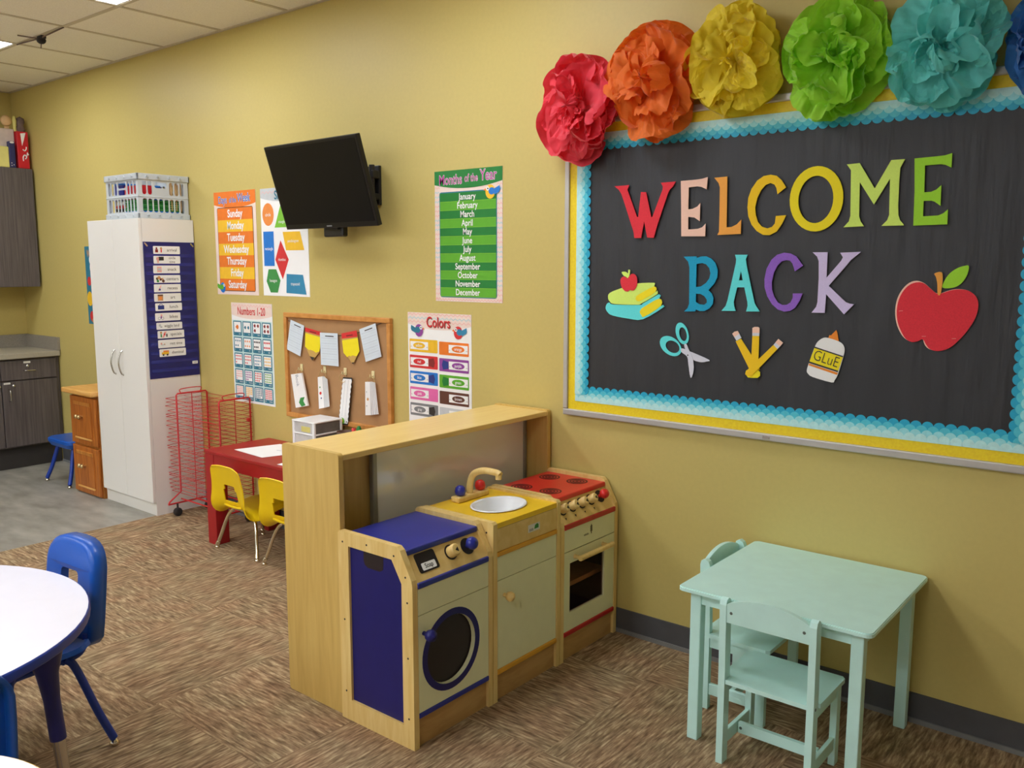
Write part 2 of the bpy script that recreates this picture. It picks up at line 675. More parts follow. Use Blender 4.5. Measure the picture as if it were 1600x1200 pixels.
TR = {
'W':[[(-1.8822,1.8162),(-1.8146,1.8169),(-1.8229,1.8004),(-1.8093,1.7688),(-1.7776,1.6948),(-1.7719,1.6947),(-1.7623,1.7881),(-1.7398,1.787),(-1.7152,1.6928),(-1.7102,1.6926),(-1.6689,1.7924),(-1.6678,1.8034),(-1.6772,1.818),(-1.614,1.819),(-1.626,1.8011),(-1.6391,1.7908),(-1.648,1.7718),(-1.6899,1.6561),(-1.702,1.6145),(-1.7305,1.6157),(-1.7342,1.6284),(-1.7455,1.6769),(-1.7523,1.6433),(-1.7572,1.6148),(-1.7871,1.6149),(-1.792,1.6394),(-1.8363,1.753),(-1.85,1.7853),(-1.862,1.8017)]],
'E':[[(-1.5934,1.8195),(-1.5297,1.821),(-1.5067,1.8226),(-1.4848,1.8274),(-1.4876,1.7838),(-1.5095,1.7936),(-1.5263,1.7964),(-1.5604,1.7945),(-1.56,1.715),(-1.5418,1.7166),(-1.5227,1.7244),(-1.5115,1.7365),(-1.5119,1.671),(-1.533,1.6844),(-1.5592,1.688),(-1.5577,1.6421),(-1.5187,1.6435),(-1.5009,1.6488),(-1.488,1.6618),(-1.4883,1.6158),(-1.5855,1.6177),(-1.5895,1.7329)]],
'L':[[(-1.4592,1.8229),(-1.4088,1.8246),(-1.4052,1.6459),(-1.3856,1.6469),(-1.3664,1.6554),(-1.35,1.6717),(-1.3505,1.6214),(-1.4403,1.6194),(-1.434,1.6311),(-1.4346,1.7038),(-1.4363,1.7874),(-1.4418,1.8034)]],
'C':[[(-1.1914,1.7753),(-1.2209,1.7532),(-1.2253,1.7739),(-1.2326,1.7862),(-1.2478,1.7929),(-1.2649,1.7869),(-1.2804,1.7703),(-1.2934,1.7447),(-1.2999,1.712),(-1.2969,1.6855),(-1.2877,1.6609),(-1.2729,1.6451),(-1.2528,1.6384),(-1.2357,1.643),(-1.2258,1.6547),(-1.2235,1.6797),(-1.1872,1.6813),(-1.2006,1.6518),(-1.2189,1.6262),(-1.2437,1.6147),(-1.2671,1.6163),(-1.2911,1.6301),(-1.311,1.6527),(-1.3241,1.682),(-1.3286,1.7132),(-1.3266,1.7463),(-1.3159,1.7765),(-1.2958,1.8039),(-1.2731,1.8177),(-1.2479,1.8209),(-1.2271,1.816),(-1.2082,1.7998)]],
'O':[[(-0.9975,1.7125),(-1.0013,1.6947),(-1.0075,1.6779),(-1.0161,1.6627),(-1.0268,1.6495),(-1.0393,1.6387),(-1.0533,1.6306),(-1.0683,1.6256),(-1.0839,1.6238),(-1.0997,1.6252),(-1.1151,1.63),(-1.1297,1.6379),(-1.143,1.6488),(-1.1545,1.6622),(-1.1639,1.6779),(-1.1709,1.6953),(-1.1752,1.7138),(-1.1767,1.7329),(-1.1754,1.7519),(-1.1712,1.7702),(-1.1645,1.7873),(-1.1553,1.8026),(-1.144,1.8156),(-1.1309,1.826),(-1.1166,1.8335),(-1.1014,1.8378),(-1.0857,1.8389),(-1.0702,1.8367),(-1.0552,1.8314),(-1.0412,1.8232),(-1.0285,1.8123),(-1.0176,1.799),(-1.0087,1.7837),(-1.0021,1.767),(-0.998,1.7492),(-0.9965,1.7308)],[(-1.029,1.7193),(-1.0311,1.7062),(-1.0349,1.6938),(-1.0403,1.6824),(-1.0471,1.6725),(-1.0551,1.6642),(-1.0641,1.6579),(-1.0739,1.6537),(-1.0841,1.6518),(-1.0944,1.6524),(-1.1046,1.6552),(-1.1142,1.6604),(-1.123,1.6677),(-1.1308,1.677),(-1.1372,1.6879),(-1.1421,1.7001),(-1.1453,1.7132),(-1.1466,1.7269),(-1.1462,1.7406),(-1.1439,1.754),(-1.1399,1.7665),(-1.1343,1.778),(-1.1272,1.7879),(-1.1189,1.796),(-1.1097,1.802),(-1.0999,1.8058),(-1.0897,1.8073),(-1.0795,1.8065),(-1.0695,1.8034),(-1.0601,1.798),(-1.0515,1.7906),(-1.044,1.7814),(-1.0378,1.7707),(-1.0331,1.7588),(-1.03,1.746),(-1.0287,1.7327)]],
'M':[[(-0.9902,1.8374),(-0.9496,1.8388),(-0.898,1.7555),(-0.852,1.8412),(-0.8108,1.8412),(-0.8236,1.8156),(-0.8244,1.7802),(-0.8233,1.7009),(-0.8209,1.669),(-0.8152,1.6529),(-0.8049,1.6406),(-0.8027,1.6362),(-0.8707,1.6364),(-0.854,1.6541),(-0.849,1.67),(-0.8526,1.7839),(-0.8979,1.7051),(-0.9459,1.7783),(-0.9425,1.6691),(-0.9366,1.6525),(-0.9252,1.6369),(-0.9911,1.6351),(-0.9745,1.6537),(-0.9703,1.6721),(-0.9759,1.8177)]],
'E.001':[[(-0.7829,1.8411),(-0.7254,1.8426),(-0.6947,1.8441),(-0.6757,1.8493),(-0.6753,1.806),(-0.6929,1.8154),(-0.7057,1.8182),(-0.751,1.8175),(-0.7483,1.7359),(-0.7281,1.7368),(-0.7138,1.7428),(-0.7004,1.7556),(-0.6994,1.6929),(-0.717,1.7062),(-0.7264,1.7095),(-0.7486,1.7099),(-0.7476,1.6626),(-0.7035,1.664),(-0.6893,1.6703),(-0.6774,1.6814),(-0.6763,1.636),(-0.7745,1.6348),(-0.7768,1.7383)]],
'B':[[(-1.5731,1.5427),(-1.5207,1.5436),(-1.5192,1.5377),(-1.5025,1.5428),(-1.482,1.5434),(-1.4613,1.5352),(-1.4443,1.519),(-1.4341,1.4937),(-1.435,1.4683),(-1.4455,1.445),(-1.4689,1.4202),(-1.4544,1.4076),(-1.4475,1.3915),(-1.4493,1.3704),(-1.4628,1.3536),(-1.483,1.3436),(-1.5011,1.343),(-1.517,1.3484),(-1.5194,1.3412),(-1.5656,1.3389),(-1.5513,1.352),(-1.5452,1.3677),(-1.5481,1.5026),(-1.554,1.5238)],[(-1.5192,1.5155),(-1.4966,1.519),(-1.481,1.5144),(-1.4678,1.5005),(-1.4626,1.4819),(-1.4665,1.4633),(-1.4788,1.4469),(-1.4989,1.4337),(-1.5191,1.431)],[(-1.5188,1.4063),(-1.5006,1.4062),(-1.4849,1.3988),(-1.4741,1.3861),(-1.4737,1.3744),(-1.4838,1.3666),(-1.502,1.3677),(-1.5179,1.3756)]],
'A':[[(-1.3689,1.5484),(-1.3211,1.5481),(-1.3277,1.5324),(-1.3246,1.5144),(-1.2893,1.3795),(-1.2816,1.3661),(-1.2683,1.3489),(-1.3193,1.3472),(-1.3145,1.3674),(-1.3158,1.381),(-1.3292,1.433),(-1.3567,1.4325),(-1.3682,1.3796),(-1.3657,1.3659),(-1.3591,1.3477),(-1.4148,1.3463),(-1.3986,1.3649),(-1.3919,1.3859),(-1.3648,1.5189),(-1.3641,1.5325)],[(-1.3443,1.4918),(-1.3364,1.4578),(-1.351,1.4577)]],
'C.001':[[(-1.1202,1.5101),(-1.1482,1.4905),(-1.1522,1.5035),(-1.1573,1.5166),(-1.1668,1.527),(-1.1804,1.5286),(-1.1961,1.5243),(-1.2104,1.51),(-1.222,1.4857),(-1.2287,1.4524),(-1.2264,1.4258),(-1.2172,1.4015),(-1.2037,1.3829),(-1.1873,1.3745),(-1.1713,1.3756),(-1.1581,1.3842),(-1.1509,1.4008),(-1.1516,1.4151),(-1.1173,1.4158),(-1.1269,1.3905),(-1.1414,1.366),(-1.159,1.3544),(-1.1794,1.3515),(-1.2027,1.3585),(-1.2243,1.3757),(-1.2429,1.4031),(-1.2536,1.4342),(-1.2555,1.4632),(-1.2493,1.4989),(-1.2332,1.5298),(-1.2132,1.5474),(-1.1883,1.5542),(-1.1656,1.5514),(-1.145,1.5415)]],
'K':[[(-1.0893,1.5546),(-1.0387,1.5546),(-1.0383,1.4698),(-0.9928,1.5259),(-0.9876,1.5375),(-0.9974,1.5526),(-0.9304,1.5547),(-0.9617,1.528),(-0.9734,1.5123),(-1.0299,1.4432),(-0.9712,1.3903),(-0.9585,1.3854),(-0.9434,1.3837),(-0.9744,1.3495),(-1.0371,1.4153),(-1.0383,1.352),(-1.0834,1.3515),(-1.0686,1.3715),(-1.065,1.3878),(-1.0645,1.4674),(-1.0673,1.5251),(-1.0734,1.54)]],
'books_lower':[[(-1.8992,1.3633),(-1.8798,1.3557),(-1.759,1.3581),(-1.746,1.3641),(-1.6849,1.3971),(-1.6761,1.4007),(-1.6683,1.3953),(-1.6731,1.3862),(-1.6655,1.3574),(-1.6585,1.361),(-1.6546,1.3566),(-1.6582,1.3498),(-1.7445,1.3024),(-1.8081,1.3026),(-1.8844,1.3125),(-1.9068,1.3246),(-1.9168,1.3406),(-1.9115,1.3571)]],
'books_lower_pages':[[(-1.6744,1.3851),(-1.6655,1.3574),(-1.7369,1.3134),(-1.7501,1.3174),(-1.7583,1.3296),(-1.7533,1.3412),(-1.7405,1.3507)]],
'books_upper':[[(-1.8971,1.4017),(-1.8403,1.4224),(-1.7741,1.4405),(-1.7014,1.4444),(-1.6937,1.4405),(-1.696,1.4304),(-1.6891,1.4104),(-1.6828,1.415),(-1.6805,1.4061),(-1.6875,1.3982),(-1.7512,1.3639),(-1.7721,1.3584),(-1.8743,1.3582),(-1.8951,1.3669),(-1.9045,1.3806)]],
'books_upper_pages':[[(-1.696,1.4304),(-1.6891,1.4104),(-1.7412,1.3801),(-1.7619,1.3716),(-1.7752,1.3769),(-1.7755,1.3883),(-1.7626,1.3988)]],
'books_apple':[[(-1.8156,1.4604),(-1.8064,1.4685),(-1.796,1.4776),(-1.7828,1.4755),(-1.7733,1.4654),(-1.7703,1.4473),(-1.7738,1.4292),(-1.784,1.4154),(-1.7946,1.4129),(-1.8026,1.4151),(-1.8145,1.4084),(-1.8279,1.4123),(-1.8403,1.4258),(-1.8461,1.4441),(-1.8451,1.4579),(-1.8358,1.466),(-1.8251,1.4654)]],
'books_leaf':[[(-1.8421,1.4842),(-1.8228,1.485),(-1.8133,1.4787),(-1.8123,1.4923),(-1.807,1.4935),(-1.8037,1.4889),(-1.8077,1.4673),(-1.8116,1.4593),(-1.8224,1.4661),(-1.8332,1.4705)]],
'sc_handle1':[[(-1.5482,1.2636),(-1.5456,1.2545),(-1.5444,1.2455),(-1.5446,1.237),(-1.5462,1.2295),(-1.5492,1.2232),(-1.5533,1.2186),(-1.5584,1.2159),(-1.5642,1.2151),(-1.5705,1.2165),(-1.5768,1.2197),(-1.583,1.2249),(-1.5887,1.2316),(-1.5936,1.2395),(-1.5974,1.2483),(-1.6,1.2575),(-1.6011,1.2665),(-1.6009,1.2751),(-1.5993,1.2827),(-1.5963,1.2889),(-1.5921,1.2935),(-1.5869,1.2961),(-1.5811,1.2968),(-1.5748,1.2954),(-1.5685,1.292),(-1.5623,1.2869),(-1.5567,1.2802),(-1.5519,1.2723)],[(-1.5546,1.257),(-1.5533,1.2503),(-1.553,1.2437),(-1.5539,1.2379),(-1.5558,1.233),(-1.5586,1.2296),(-1.5622,1.2277),(-1.5662,1.2276),(-1.5705,1.2292),(-1.5747,1.2325),(-1.5786,1.2372),(-1.5818,1.243),(-1.5842,1.2495),(-1.5855,1.2563),(-1.5858,1.2628),(-1.5849,1.2687),(-1.583,1.2735),(-1.5802,1.277),(-1.5766,1.2788),(-1.5725,1.2789),(-1.5682,1.2772),(-1.564,1.2739),(-1.5602,1.2692),(-1.557,1.2634)]],
'sc_handle2':[[(-1.5793,1.1778),(-1.5852,1.1728),(-1.5928,1.1694),(-1.6019,1.1678),(-1.6119,1.168),(-1.6223,1.1702),(-1.6327,1.1742),(-1.6425,1.1797),(-1.6512,1.1866),(-1.6583,1.1944),(-1.6635,1.2028),(-1.6666,1.2114),(-1.6673,1.2196),(-1.6656,1.2272),(-1.6616,1.2336),(-1.6555,1.2386),(-1.6477,1.2419),(-1.6385,1.2434),(-1.6284,1.243),(-1.618,1.2407),(-1.6077,1.2366),(-1.598,1.231),(-1.5895,1.2242),(-1.5825,1.2164),(-1.5775,1.2081),(-1.5745,1.1997),(-1.5738,1.1916),(-1.5754,1.1842)],[(-1.5853,1.1888),(-1.5895,1.1845),(-1.5953,1.1815),(-1.6022,1.18),(-1.6098,1.1801),(-1.6176,1.1818),(-1.625,1.1849),(-1.6316,1.1893),(-1.6368,1.1947),(-1.6403,1.2006),(-1.642,1.2068),(-1.6415,1.2127),(-1.6391,1.2179),(-1.6348,1.2222),(-1.6289,1.2251),(-1.6219,1.2266),(-1.6143,1.2264),(-1.6066,1.2247),(-1.5992,1.2216),(-1.5927,1.2172),(-1.5876,1.2118),(-1.5841,1.2059),(-1.5825,1.1998),(-1.5829,1.194)]],
'sc_blade1':[[(-1.5627,1.2133),(-1.553,1.2161),(-1.5388,1.1904),(-1.5314,1.1887),(-1.4586,1.1638),(-1.4703,1.1564),(-1.4868,1.1527),(-1.5037,1.1541),(-1.5208,1.1584),(-1.5431,1.1735),(-1.5533,1.1862)]],
'sc_blade2':[[(-1.5734,1.1994),(-1.5573,1.197),(-1.5387,1.1893),(-1.5259,1.168),(-1.5208,1.1441),(-1.5197,1.1242),(-1.5238,1.1017),(-1.532,1.0922),(-1.5421,1.1403),(-1.5484,1.1698),(-1.573,1.186)]],
'pc_0':[[(-1.3364,1.2484),(-1.2942,1.1919),(-1.2607,1.143),(-1.2943,1.1131),(-1.3038,1.1124),(-1.3018,1.1429),(-1.357,1.2382)]],
'pc_0e':[[(-1.371,1.2648),(-1.3632,1.2728),(-1.3503,1.2765),(-1.3435,1.2662),(-1.3624,1.2531)]],
'pc_0f':[[(-1.3435,1.2662),(-1.3349,1.2515),(-1.3538,1.2405),(-1.3624,1.2531)]],
'pc_1':[[(-1.2929,1.2612),(-1.2672,1.2625),(-1.2667,1.1516),(-1.2752,1.1117),(-1.2894,1.1105),(-1.2941,1.1496)]],
'pc_1e':[[(-1.294,1.2896),(-1.2872,1.2935),(-1.2731,1.2942),(-1.2674,1.2909),(-1.2667,1.273),(-1.2933,1.2717)]],
'pc_1f':[[(-1.2933,1.2717),(-1.2667,1.273),(-1.2672,1.2625),(-1.2929,1.2612)]],
'pc_2':[[(-1.2124,1.2343),(-1.1975,1.2204),(-1.2639,1.1458),(-1.2911,1.1149),(-1.3137,1.1207),(-1.3095,1.1347)]],
'pc_2e':[[(-1.196,1.2559),(-1.1782,1.2431),(-1.1888,1.2298),(-1.2061,1.2427)]],
'pc_2f':[[(-1.2061,1.2427),(-1.1888,1.2298),(-1.1975,1.2204),(-1.2124,1.2343)]],
'pc_tips':[[(-1.3111,1.1361),(-1.2922,1.1421),(-1.2701,1.1423),(-1.2588,1.1341),(-1.2582,1.1206),(-1.2673,1.1123),(-1.2878,1.1106),(-1.3037,1.1108),(-1.3145,1.1237)]],
'gl_body':[[(-1.0236,1.268),(-0.9852,1.2573),(-0.9707,1.2441),(-0.9671,1.2274),(-0.9713,1.2017),(-0.9852,1.1468),(-0.9954,1.126),(-1.0049,1.118),(-1.07,1.1314),(-1.0865,1.1417),(-1.0914,1.1529),(-1.0841,1.1825),(-1.0664,1.2384),(-1.0558,1.2562),(-1.0406,1.2671)]],
'gl_tip':[[(-1.0205,1.278),(-1.0156,1.2769),(-0.9984,1.2961),(-0.9946,1.2878),(-0.9909,1.2697),(-0.9881,1.2577),(-1.0236,1.268)]],
'gl_label':[[(-1.0676,1.2332),(-0.971,1.2074),(-0.9845,1.1597),(-1.0836,1.184)]],
'gl_orange':[[(-1.0844,1.1773),(-0.9849,1.1525),(-0.9879,1.1452),(-1.0858,1.1708)]],
'gl_line1':[[(-1.0669,1.2361),(-0.9703,1.2103),(-0.971,1.206),(-1.0679,1.2317)]],
'gl_line2':[[(-1.0836,1.1846),(-0.9842,1.1597),(-0.9856,1.1547),(-1.0845,1.179)]],
'ap_back':[[(-0.6899,1.4243),(-0.7104,1.4372),(-0.7314,1.4554),(-0.7545,1.4631),(-0.7769,1.4562),(-0.7962,1.4356),(-0.81,1.4055),(-0.8143,1.3673),(-0.8087,1.3292),(-0.7961,1.2996),(-0.7807,1.2799),(-0.7608,1.27),(-0.7406,1.2725),(-0.7271,1.28),(-0.7198,1.2629),(-0.7065,1.2501),(-0.6788,1.2451),(-0.65,1.2549),(-0.6271,1.2761),(-0.6007,1.3117),(-0.5799,1.3543),(-0.575,1.3932),(-0.5841,1.4188),(-0.6063,1.4351),(-0.6327,1.4391),(-0.6565,1.4355)]],
'ap_front':[[(-0.6886,1.423),(-0.7078,1.4346),(-0.7313,1.4541),(-0.7491,1.4584),(-0.7716,1.4522),(-0.7909,1.433),(-0.8046,1.4029),(-0.8091,1.3674),(-0.8044,1.3321),(-0.7924,1.3025),(-0.7768,1.2787),(-0.7582,1.2694),(-0.7406,1.2725),(-0.7258,1.2793),(-0.7148,1.2631),(-0.7027,1.2498),(-0.6788,1.2451),(-0.65,1.2549),(-0.6271,1.2761),(-0.6007,1.3117),(-0.5799,1.3543),(-0.575,1.3932),(-0.5841,1.4188),(-0.6063,1.4351),(-0.6326,1.438),(-0.6564,1.4342)]],
'ap_stem':[[(-0.704,1.4861),(-0.6837,1.4907),(-0.6792,1.4693),(-0.68,1.443),(-0.6821,1.4245),(-0.6859,1.4186),(-0.6911,1.4243),(-0.6936,1.4533),(-0.6984,1.4743)]],
'ap_leaf':[[(-0.6788,1.443),(-0.673,1.4667),(-0.6598,1.4877),(-0.6392,1.5034),(-0.6206,1.5099),(-0.6088,1.5091),(-0.6108,1.4855),(-0.6201,1.4647),(-0.6334,1.4503),(-0.6521,1.4421)]],
'card0':[[(-3.957,1.2134),(-3.8406,1.1856),(-3.8826,1.017),(-4.0015,1.0487)]],
'card1':[[(-3.709,1.1555),(-3.5655,1.1577),(-3.5635,0.9851),(-3.707,0.9835)]],
'card2':[[(-3.3946,1.1871),(-3.2732,1.2228),(-3.2339,1.0586),(-3.3511,1.0233)]],
'pen0':[[(-3.8347,1.1776),(-3.701,1.1592),(-3.7096,1.1375),(-3.7125,1.0735),(-3.7212,1.05),(-3.7561,1.0197),(-3.7804,0.9991),(-3.8028,1.0232),(-3.8372,1.0727),(-3.8335,1.1478)]],
'pen0_red':[[(-3.8347,1.1776),(-3.701,1.1592),(-3.7085,1.1386),(-3.8348,1.1544)]],
'pen0_yel':[[(-3.8336,1.1461),(-3.7099,1.131),(-3.7125,1.0735),(-3.721,1.054),(-3.7497,1.0449),(-3.77,1.0542),(-3.7985,1.0584),(-3.8065,1.0546),(-3.8399,1.0726)]],
'pen0_tip':[[(-3.8028,1.0232),(-3.7794,1.0198),(-3.7613,1.0184),(-3.7804,0.9991)]],
'pen1':[[(-3.5361,1.1592),(-3.4168,1.1807),(-3.41,1.1451),(-3.3983,1.0751),(-3.4205,1.0469),(-3.4504,1.0042),(-3.4621,1.0123),(-3.4923,1.0389),(-3.523,1.0593),(-3.5324,1.1291)]],
'pen1_red':[[(-3.5361,1.1592),(-3.4168,1.1807),(-3.4113,1.1481),(-3.5323,1.1316)]],
'pen1_yel':[[(-3.5317,1.1227),(-3.4101,1.1419),(-3.3983,1.0751),(-3.4204,1.0485),(-3.4536,1.0494),(-3.4657,1.0439),(-3.48,1.0468),(-3.4948,1.0372),(-3.523,1.0593)]],
'pen1_tip':[[(-3.4621,1.0123),(-3.4405,1.0154),(-3.4504,1.0042)]],
'string':[[(-3.2268,1.2308),(-3.2721,1.2136),(-3.4021,1.1705),(-3.5561,1.1464),(-3.706,1.1426),(-3.8505,1.1619),(-4.0215,1.2014)]],
'flip0':[[(-3.9529,0.9133),(-3.8592,0.9284),(-3.8125,0.7527),(-3.9199,0.7302)]],
'flip0_green':[[(-3.8745,0.7906),(-3.8368,0.7989),(-3.8502,0.7753),(-3.8318,0.7542),(-3.8658,0.7419),(-3.8889,0.7626)]],
'flip1':[[(-3.7124,0.9186),(-3.6775,0.9255),(-3.6673,0.7572),(-3.7094,0.7476)]],
'flip1b':[[(-3.6775,0.9255),(-3.6518,0.9098),(-3.6395,0.7652),(-3.6673,0.7572)]],
'flip2':[[(-3.5241,0.9322),(-3.4511,0.9348),(-3.4956,0.6803),(-3.5699,0.6801)]],
'flip3':[[(-3.3362,0.9246),(-3.3025,0.9275),(-3.3006,0.7575),(-3.3393,0.7532)]],
'flip3b':[[(-3.3025,0.9275),(-3.2788,0.9246),(-3.2575,0.7654),(-3.3006,0.7575)]],
'hooks':[[(-3.8841,0.9543),(-3.6868,0.957),(-3.5206,0.9596),(-3.3063,0.9599)]],
'ringc':[[(-3.8701,0.9339),(-3.6742,0.9388),(-3.5137,0.9397),(-3.2999,0.9375)]],
}
# ------------------------------------------------------------------ the room
XL, XR, YF, CZ, XV = -7.4, 3.4, -6.6, 2.823, -4.925
struct(MB().box(XV, XR, YF, 0, -0.05, 0, 'carpet'), 'floor')
struct(MB().box(XL, XV, YF, 0, -0.05, -0.001, 'vinyl_floor'), 'floor')
struct(MB().box(XL-0.1, XR+0.1, 0, 0.1, -0.05, CZ+0.1, 'wall'), 'wall_back')
struct(MB().box(XL-0.1, XL, YF, 0, -0.05, CZ+0.1, 'wall'), 'wall_left')
struct(MB().box(XR, XR+0.1, YF, 0, -0.05, CZ+0.1, 'wall_offwhite'), 'wall_right')
struct(MB().box(XL-0.1, XR+0.1, YF-0.1, YF, -0.05, CZ+0.1, 'wall_offwhite'), 'wall_front')

g = MB()
k = -5
while True:                                   # suspended ceiling bars, 0.61 m apart, cross bars every 1.22 m
    x = -4.516+0.61*k
    if x > XR:
        break
    if x > XL+0.02:
        g.box(x-0.011, x+0.011, YF, 0, CZ-0.004, CZ, 'ceiling_grid')
    k += 1
for k in range(6):
    y = -0.607-1.22*k
    if y > YF:
        g.box(XL, XR, y-0.011, y+0.011, CZ-0.0045, CZ, 'ceiling_grid')
g.box(XL, XR, -0.022, 0, CZ-0.005, CZ, 'ceiling_grid')
g.box(XL, XL+0.022, YF, 0, CZ-0.005, CZ, 'ceiling_grid')
struct(g, 'trim_1')


def skirting(name, x0, x1, y0, y1):
    m = MB()
    m.box(x0, x1, y0, y1, 0.012, 0.102, 'baseboard')
    if y1-y0 < x1-x0:
        m.box(x0, x1, y0-0.007, y1, 0, 0.016, 'baseboard_toe')
    else:
        m.box(x0, x1+0.007, y0, y1, 0, 0.016, 'baseboard_toe')
    struct(m, name)


skirting('baseboard_back', -6.90, XR, -0.006, -0.0005)
skirting('baseboard_right', XR-0.006, XR-0.0005, YF, -0.007)
skirting('baseboard_left', XL+0.0005, XL+0.006, YF, -1.42)

# ceiling lights: recessed 2 x 4 ft panels in the ceiling grid, deeper rows added
LIGHTS = [(-6.345, -0.607, 'ceiling light panel at the left edge of the photo near the far corner'),
          (-4.516, -0.607, 'ceiling light panel at the top edge of the photo above the white cabinet'),
          (-2.686, -0.607, 'ceiling light panel above the wooden room divider'),
          (-6.345, -3.047, 'added unseen ceiling light panel over the grey plank floor, middle of the room'),  # added row out of view, lifts the light on lower wall and floor
          (-4.516, -3.047, 'added unseen ceiling light panel over the carpet edge, middle of the room'),
          (-2.686, -3.047, 'added unseen ceiling light panel over the round blue edged table'),
          (-0.856, -3.657, 'added unseen ceiling light panel straight above the photographer'),  # added out of view to brighten the dim right side
          (-4.516, -5.376, 'added ceiling light panel along the unseen front wall, towards the left'),  # added far row out of view, extra fill for the low areas
          (-2.686, -5.376, 'added ceiling light panel along the unseen front wall, middle')]
LEN = lambda ly: 0.61 if ly > -1 else 1.22      # square panels in the row by the wall, long ones elsewhere for more light
m = MB()
m.prism([rect(XL-0.1, XR+0.1, YF-0.1, 0.1)]+[rect(lx, lx+0.61, ly-LEN(ly), ly) for lx, ly, _l in LIGHTS], lambda u, v, w: (u, v, w), CZ, CZ+0.02, 'ceiling')
m.box(XL-0.1, XR+0.1, YF-0.1, 0.1, CZ+0.13, CZ+0.15, 'ceiling')
struct(m, 'ceiling')
for lx, ly, lab in LIGHTS:
    _ld = LEN(ly)
    t = thing('ceiling_light', lab, 'ceiling light', (lx+0.305, ly-_ld/2, CZ-0.001), 'recessed ceiling light panels')
    fr = MB()
    z0, z1 = CZ-0.002, CZ+0.045
    fr.box(lx+0.002, lx+0.608, ly-0.02, ly-0.002, z0, z1, 'white_laminate')
    fr.box(lx+0.002, lx+0.608, ly-_ld+0.002, ly-_ld+0.02, z0, z1, 'white_laminate')
    fr.box(lx+0.002, lx+0.02, ly-_ld+0.02, ly-0.02, z0, z1, 'white_laminate')
    fr.box(lx+0.59, lx+0.608, ly-_ld+0.02, ly-0.02, z0, z1, 'white_laminate')
    fr.build('frame', t)
    MB().box(lx+0.02, lx+0.59, ly-_ld+0.02, ly-0.02, CZ+0.012, CZ+0.02, 'diffuser').build('diffuser', t)

# small dark hook clipped on the ceiling bar, with its wires
t = thing('ceiling_hook', 'small dark hook clipped on the ceiling grid bar with thin wires', 'hook', (-5.43, -0.607, CZ-0.03))
MB().ball((-5.43, -0.60, CZ-0.028), 0.026, 'rubber', 12, 0.8).rbox(-5.455, -5.395, -0.615, -0.585, CZ-0.022, CZ-0.004, 'rubber', 0.004).build('clip', t)
w = MB()
w.tube([(-5.74, -0.607, CZ-0.006), (-5.43, -0.607, CZ-0.018), (-5.13, -0.607, CZ-0.006)], 0.004, 'ornament_grey', 5)
w.tube([(-5.43, -0.60, CZ-0.02), (-5.50, -0.70, CZ-0.008)], 0.004, 'ornament_grey', 5)
w.tube([(-5.43, -0.60, CZ-0.03), (-5.44, -0.60, CZ-0.07)], 0.003, 'ornament_grey', 5)
w.build('wire', t)

# ------------------------------------------------------------------ counter, base cabinet and wall cupboard by the left wall
t = thing('base_cabinet', 'dark wood-grain base cabinet under the speckled grey worktop', 'cabinet', (-7.12, -0.72, 0))
b = MB()
FX = -6.865
b.box(XL+0.001, FX, -1.40, -0.008, 0.165, 0.824, 'dark_laminate')
b.build('body', t)
MB().box(XL+0.001, -6.915, -1.40, -0.008, 0.0, 0.165, 'dark_gap').build('toe_kick', t)
for i, (ya, yb) in enumerate(((-0.425, -0.035), (-0.825, -0.431), (-1.225, -0.831))):
    dr = MB().rbox(FX, FX+0.018, ya, yb, 0.668, 0.812, 'dark_laminate', 0.002, 1).build('drawer', t)
    yc = (ya+yb)/2
    MB().tube(smooth_path([(FX+0.018, yc-0.04, 0.735), (FX+0.04, yc-0.034, 0.735), (FX+0.042, yc, 0.735), (FX+0.04, yc+0.034, 0.735), (FX+0.018, yc+0.04, 0.735)]), 0.004, 'steel', 8).build('handle', dr)
    MB().lathe([(0.011, 0), (0.010, 0.006), (0.0, 0.007)], 'steel', (FX+0.018, yc-0.01, 0.768), (1, 0, 0), 14).build('lock', dr)
    MB().rbox(FX+0.018, FX+0.020, yc-0.037, yc+0.012, 0.788, 0.803, 'cream_label', 0.001, 1).build('label_holder', dr)
    do = MB().rbox(FX, FX+0.018, ya, yb, 0.175, 0.660, 'dark_laminate', 0.002, 1).build('door', t)
    hy = ya+0.045 if i != 1 else yb-0.045
    MB().tube(smooth_path([(FX+0.018, hy, 0.515), (FX+0.042, hy, 0.524), (FX+0.046, hy, 0.56), (FX+0.042, hy, 0.596), (FX+0.018, hy, 0.605)]), 0.004, 'steel', 8).build('handle', do)
    MB().lathe([(0.011, 0), (0.010, 0.006), (0.0, 0.007)], 'steel', (FX+0.018, hy+0.035, 0.628), (1, 0, 0), 14).build('lock', do)
    MB().rbox(FX+0.018, FX+0.020, ya+0.012, ya+0.058, 0.642, 0.655, 'cream_label', 0.001, 1).build('label_holder', do)

t = thing('worktop', 'speckled grey laminate worktop with raised splash edges along both walls', 'worktop', (-7.12, -0.72, 0.825))
MB().rbox(XL+0.001, -6.828, -1.42, -0.007, 0.826, 0.866, 'counter', 0.004).build('counter_slab', t)
s = MB()
s.box(XL+0.022, -6.83, -0.021, -0.002, 0.867, 0.965, 'splash')
s.box(XL+0.001, XL+0.02, -1.42, -0.002, 0.867, 0.965, 'splash')
s.build('backsplash', t)

t = thing('wall_cupboard', 'dark wood-grain cupboard hung high in the left corner', 'cupboard', (-7.22, -0.72, 1.35))
MB().box(XL+0.001, -7.075, -1.42, -0.012, 1.355, 2.215, 'dark_laminate').build('body', t)
for ya, yb in ((-0.475, -0.02), (-0.94, -0.481), (-1.41, -0.946)):
    MB().rbox(-7.073, -7.055, ya, yb, 1.345, 2.225, 'dark_laminate', 0.002, 1).build('door', t)

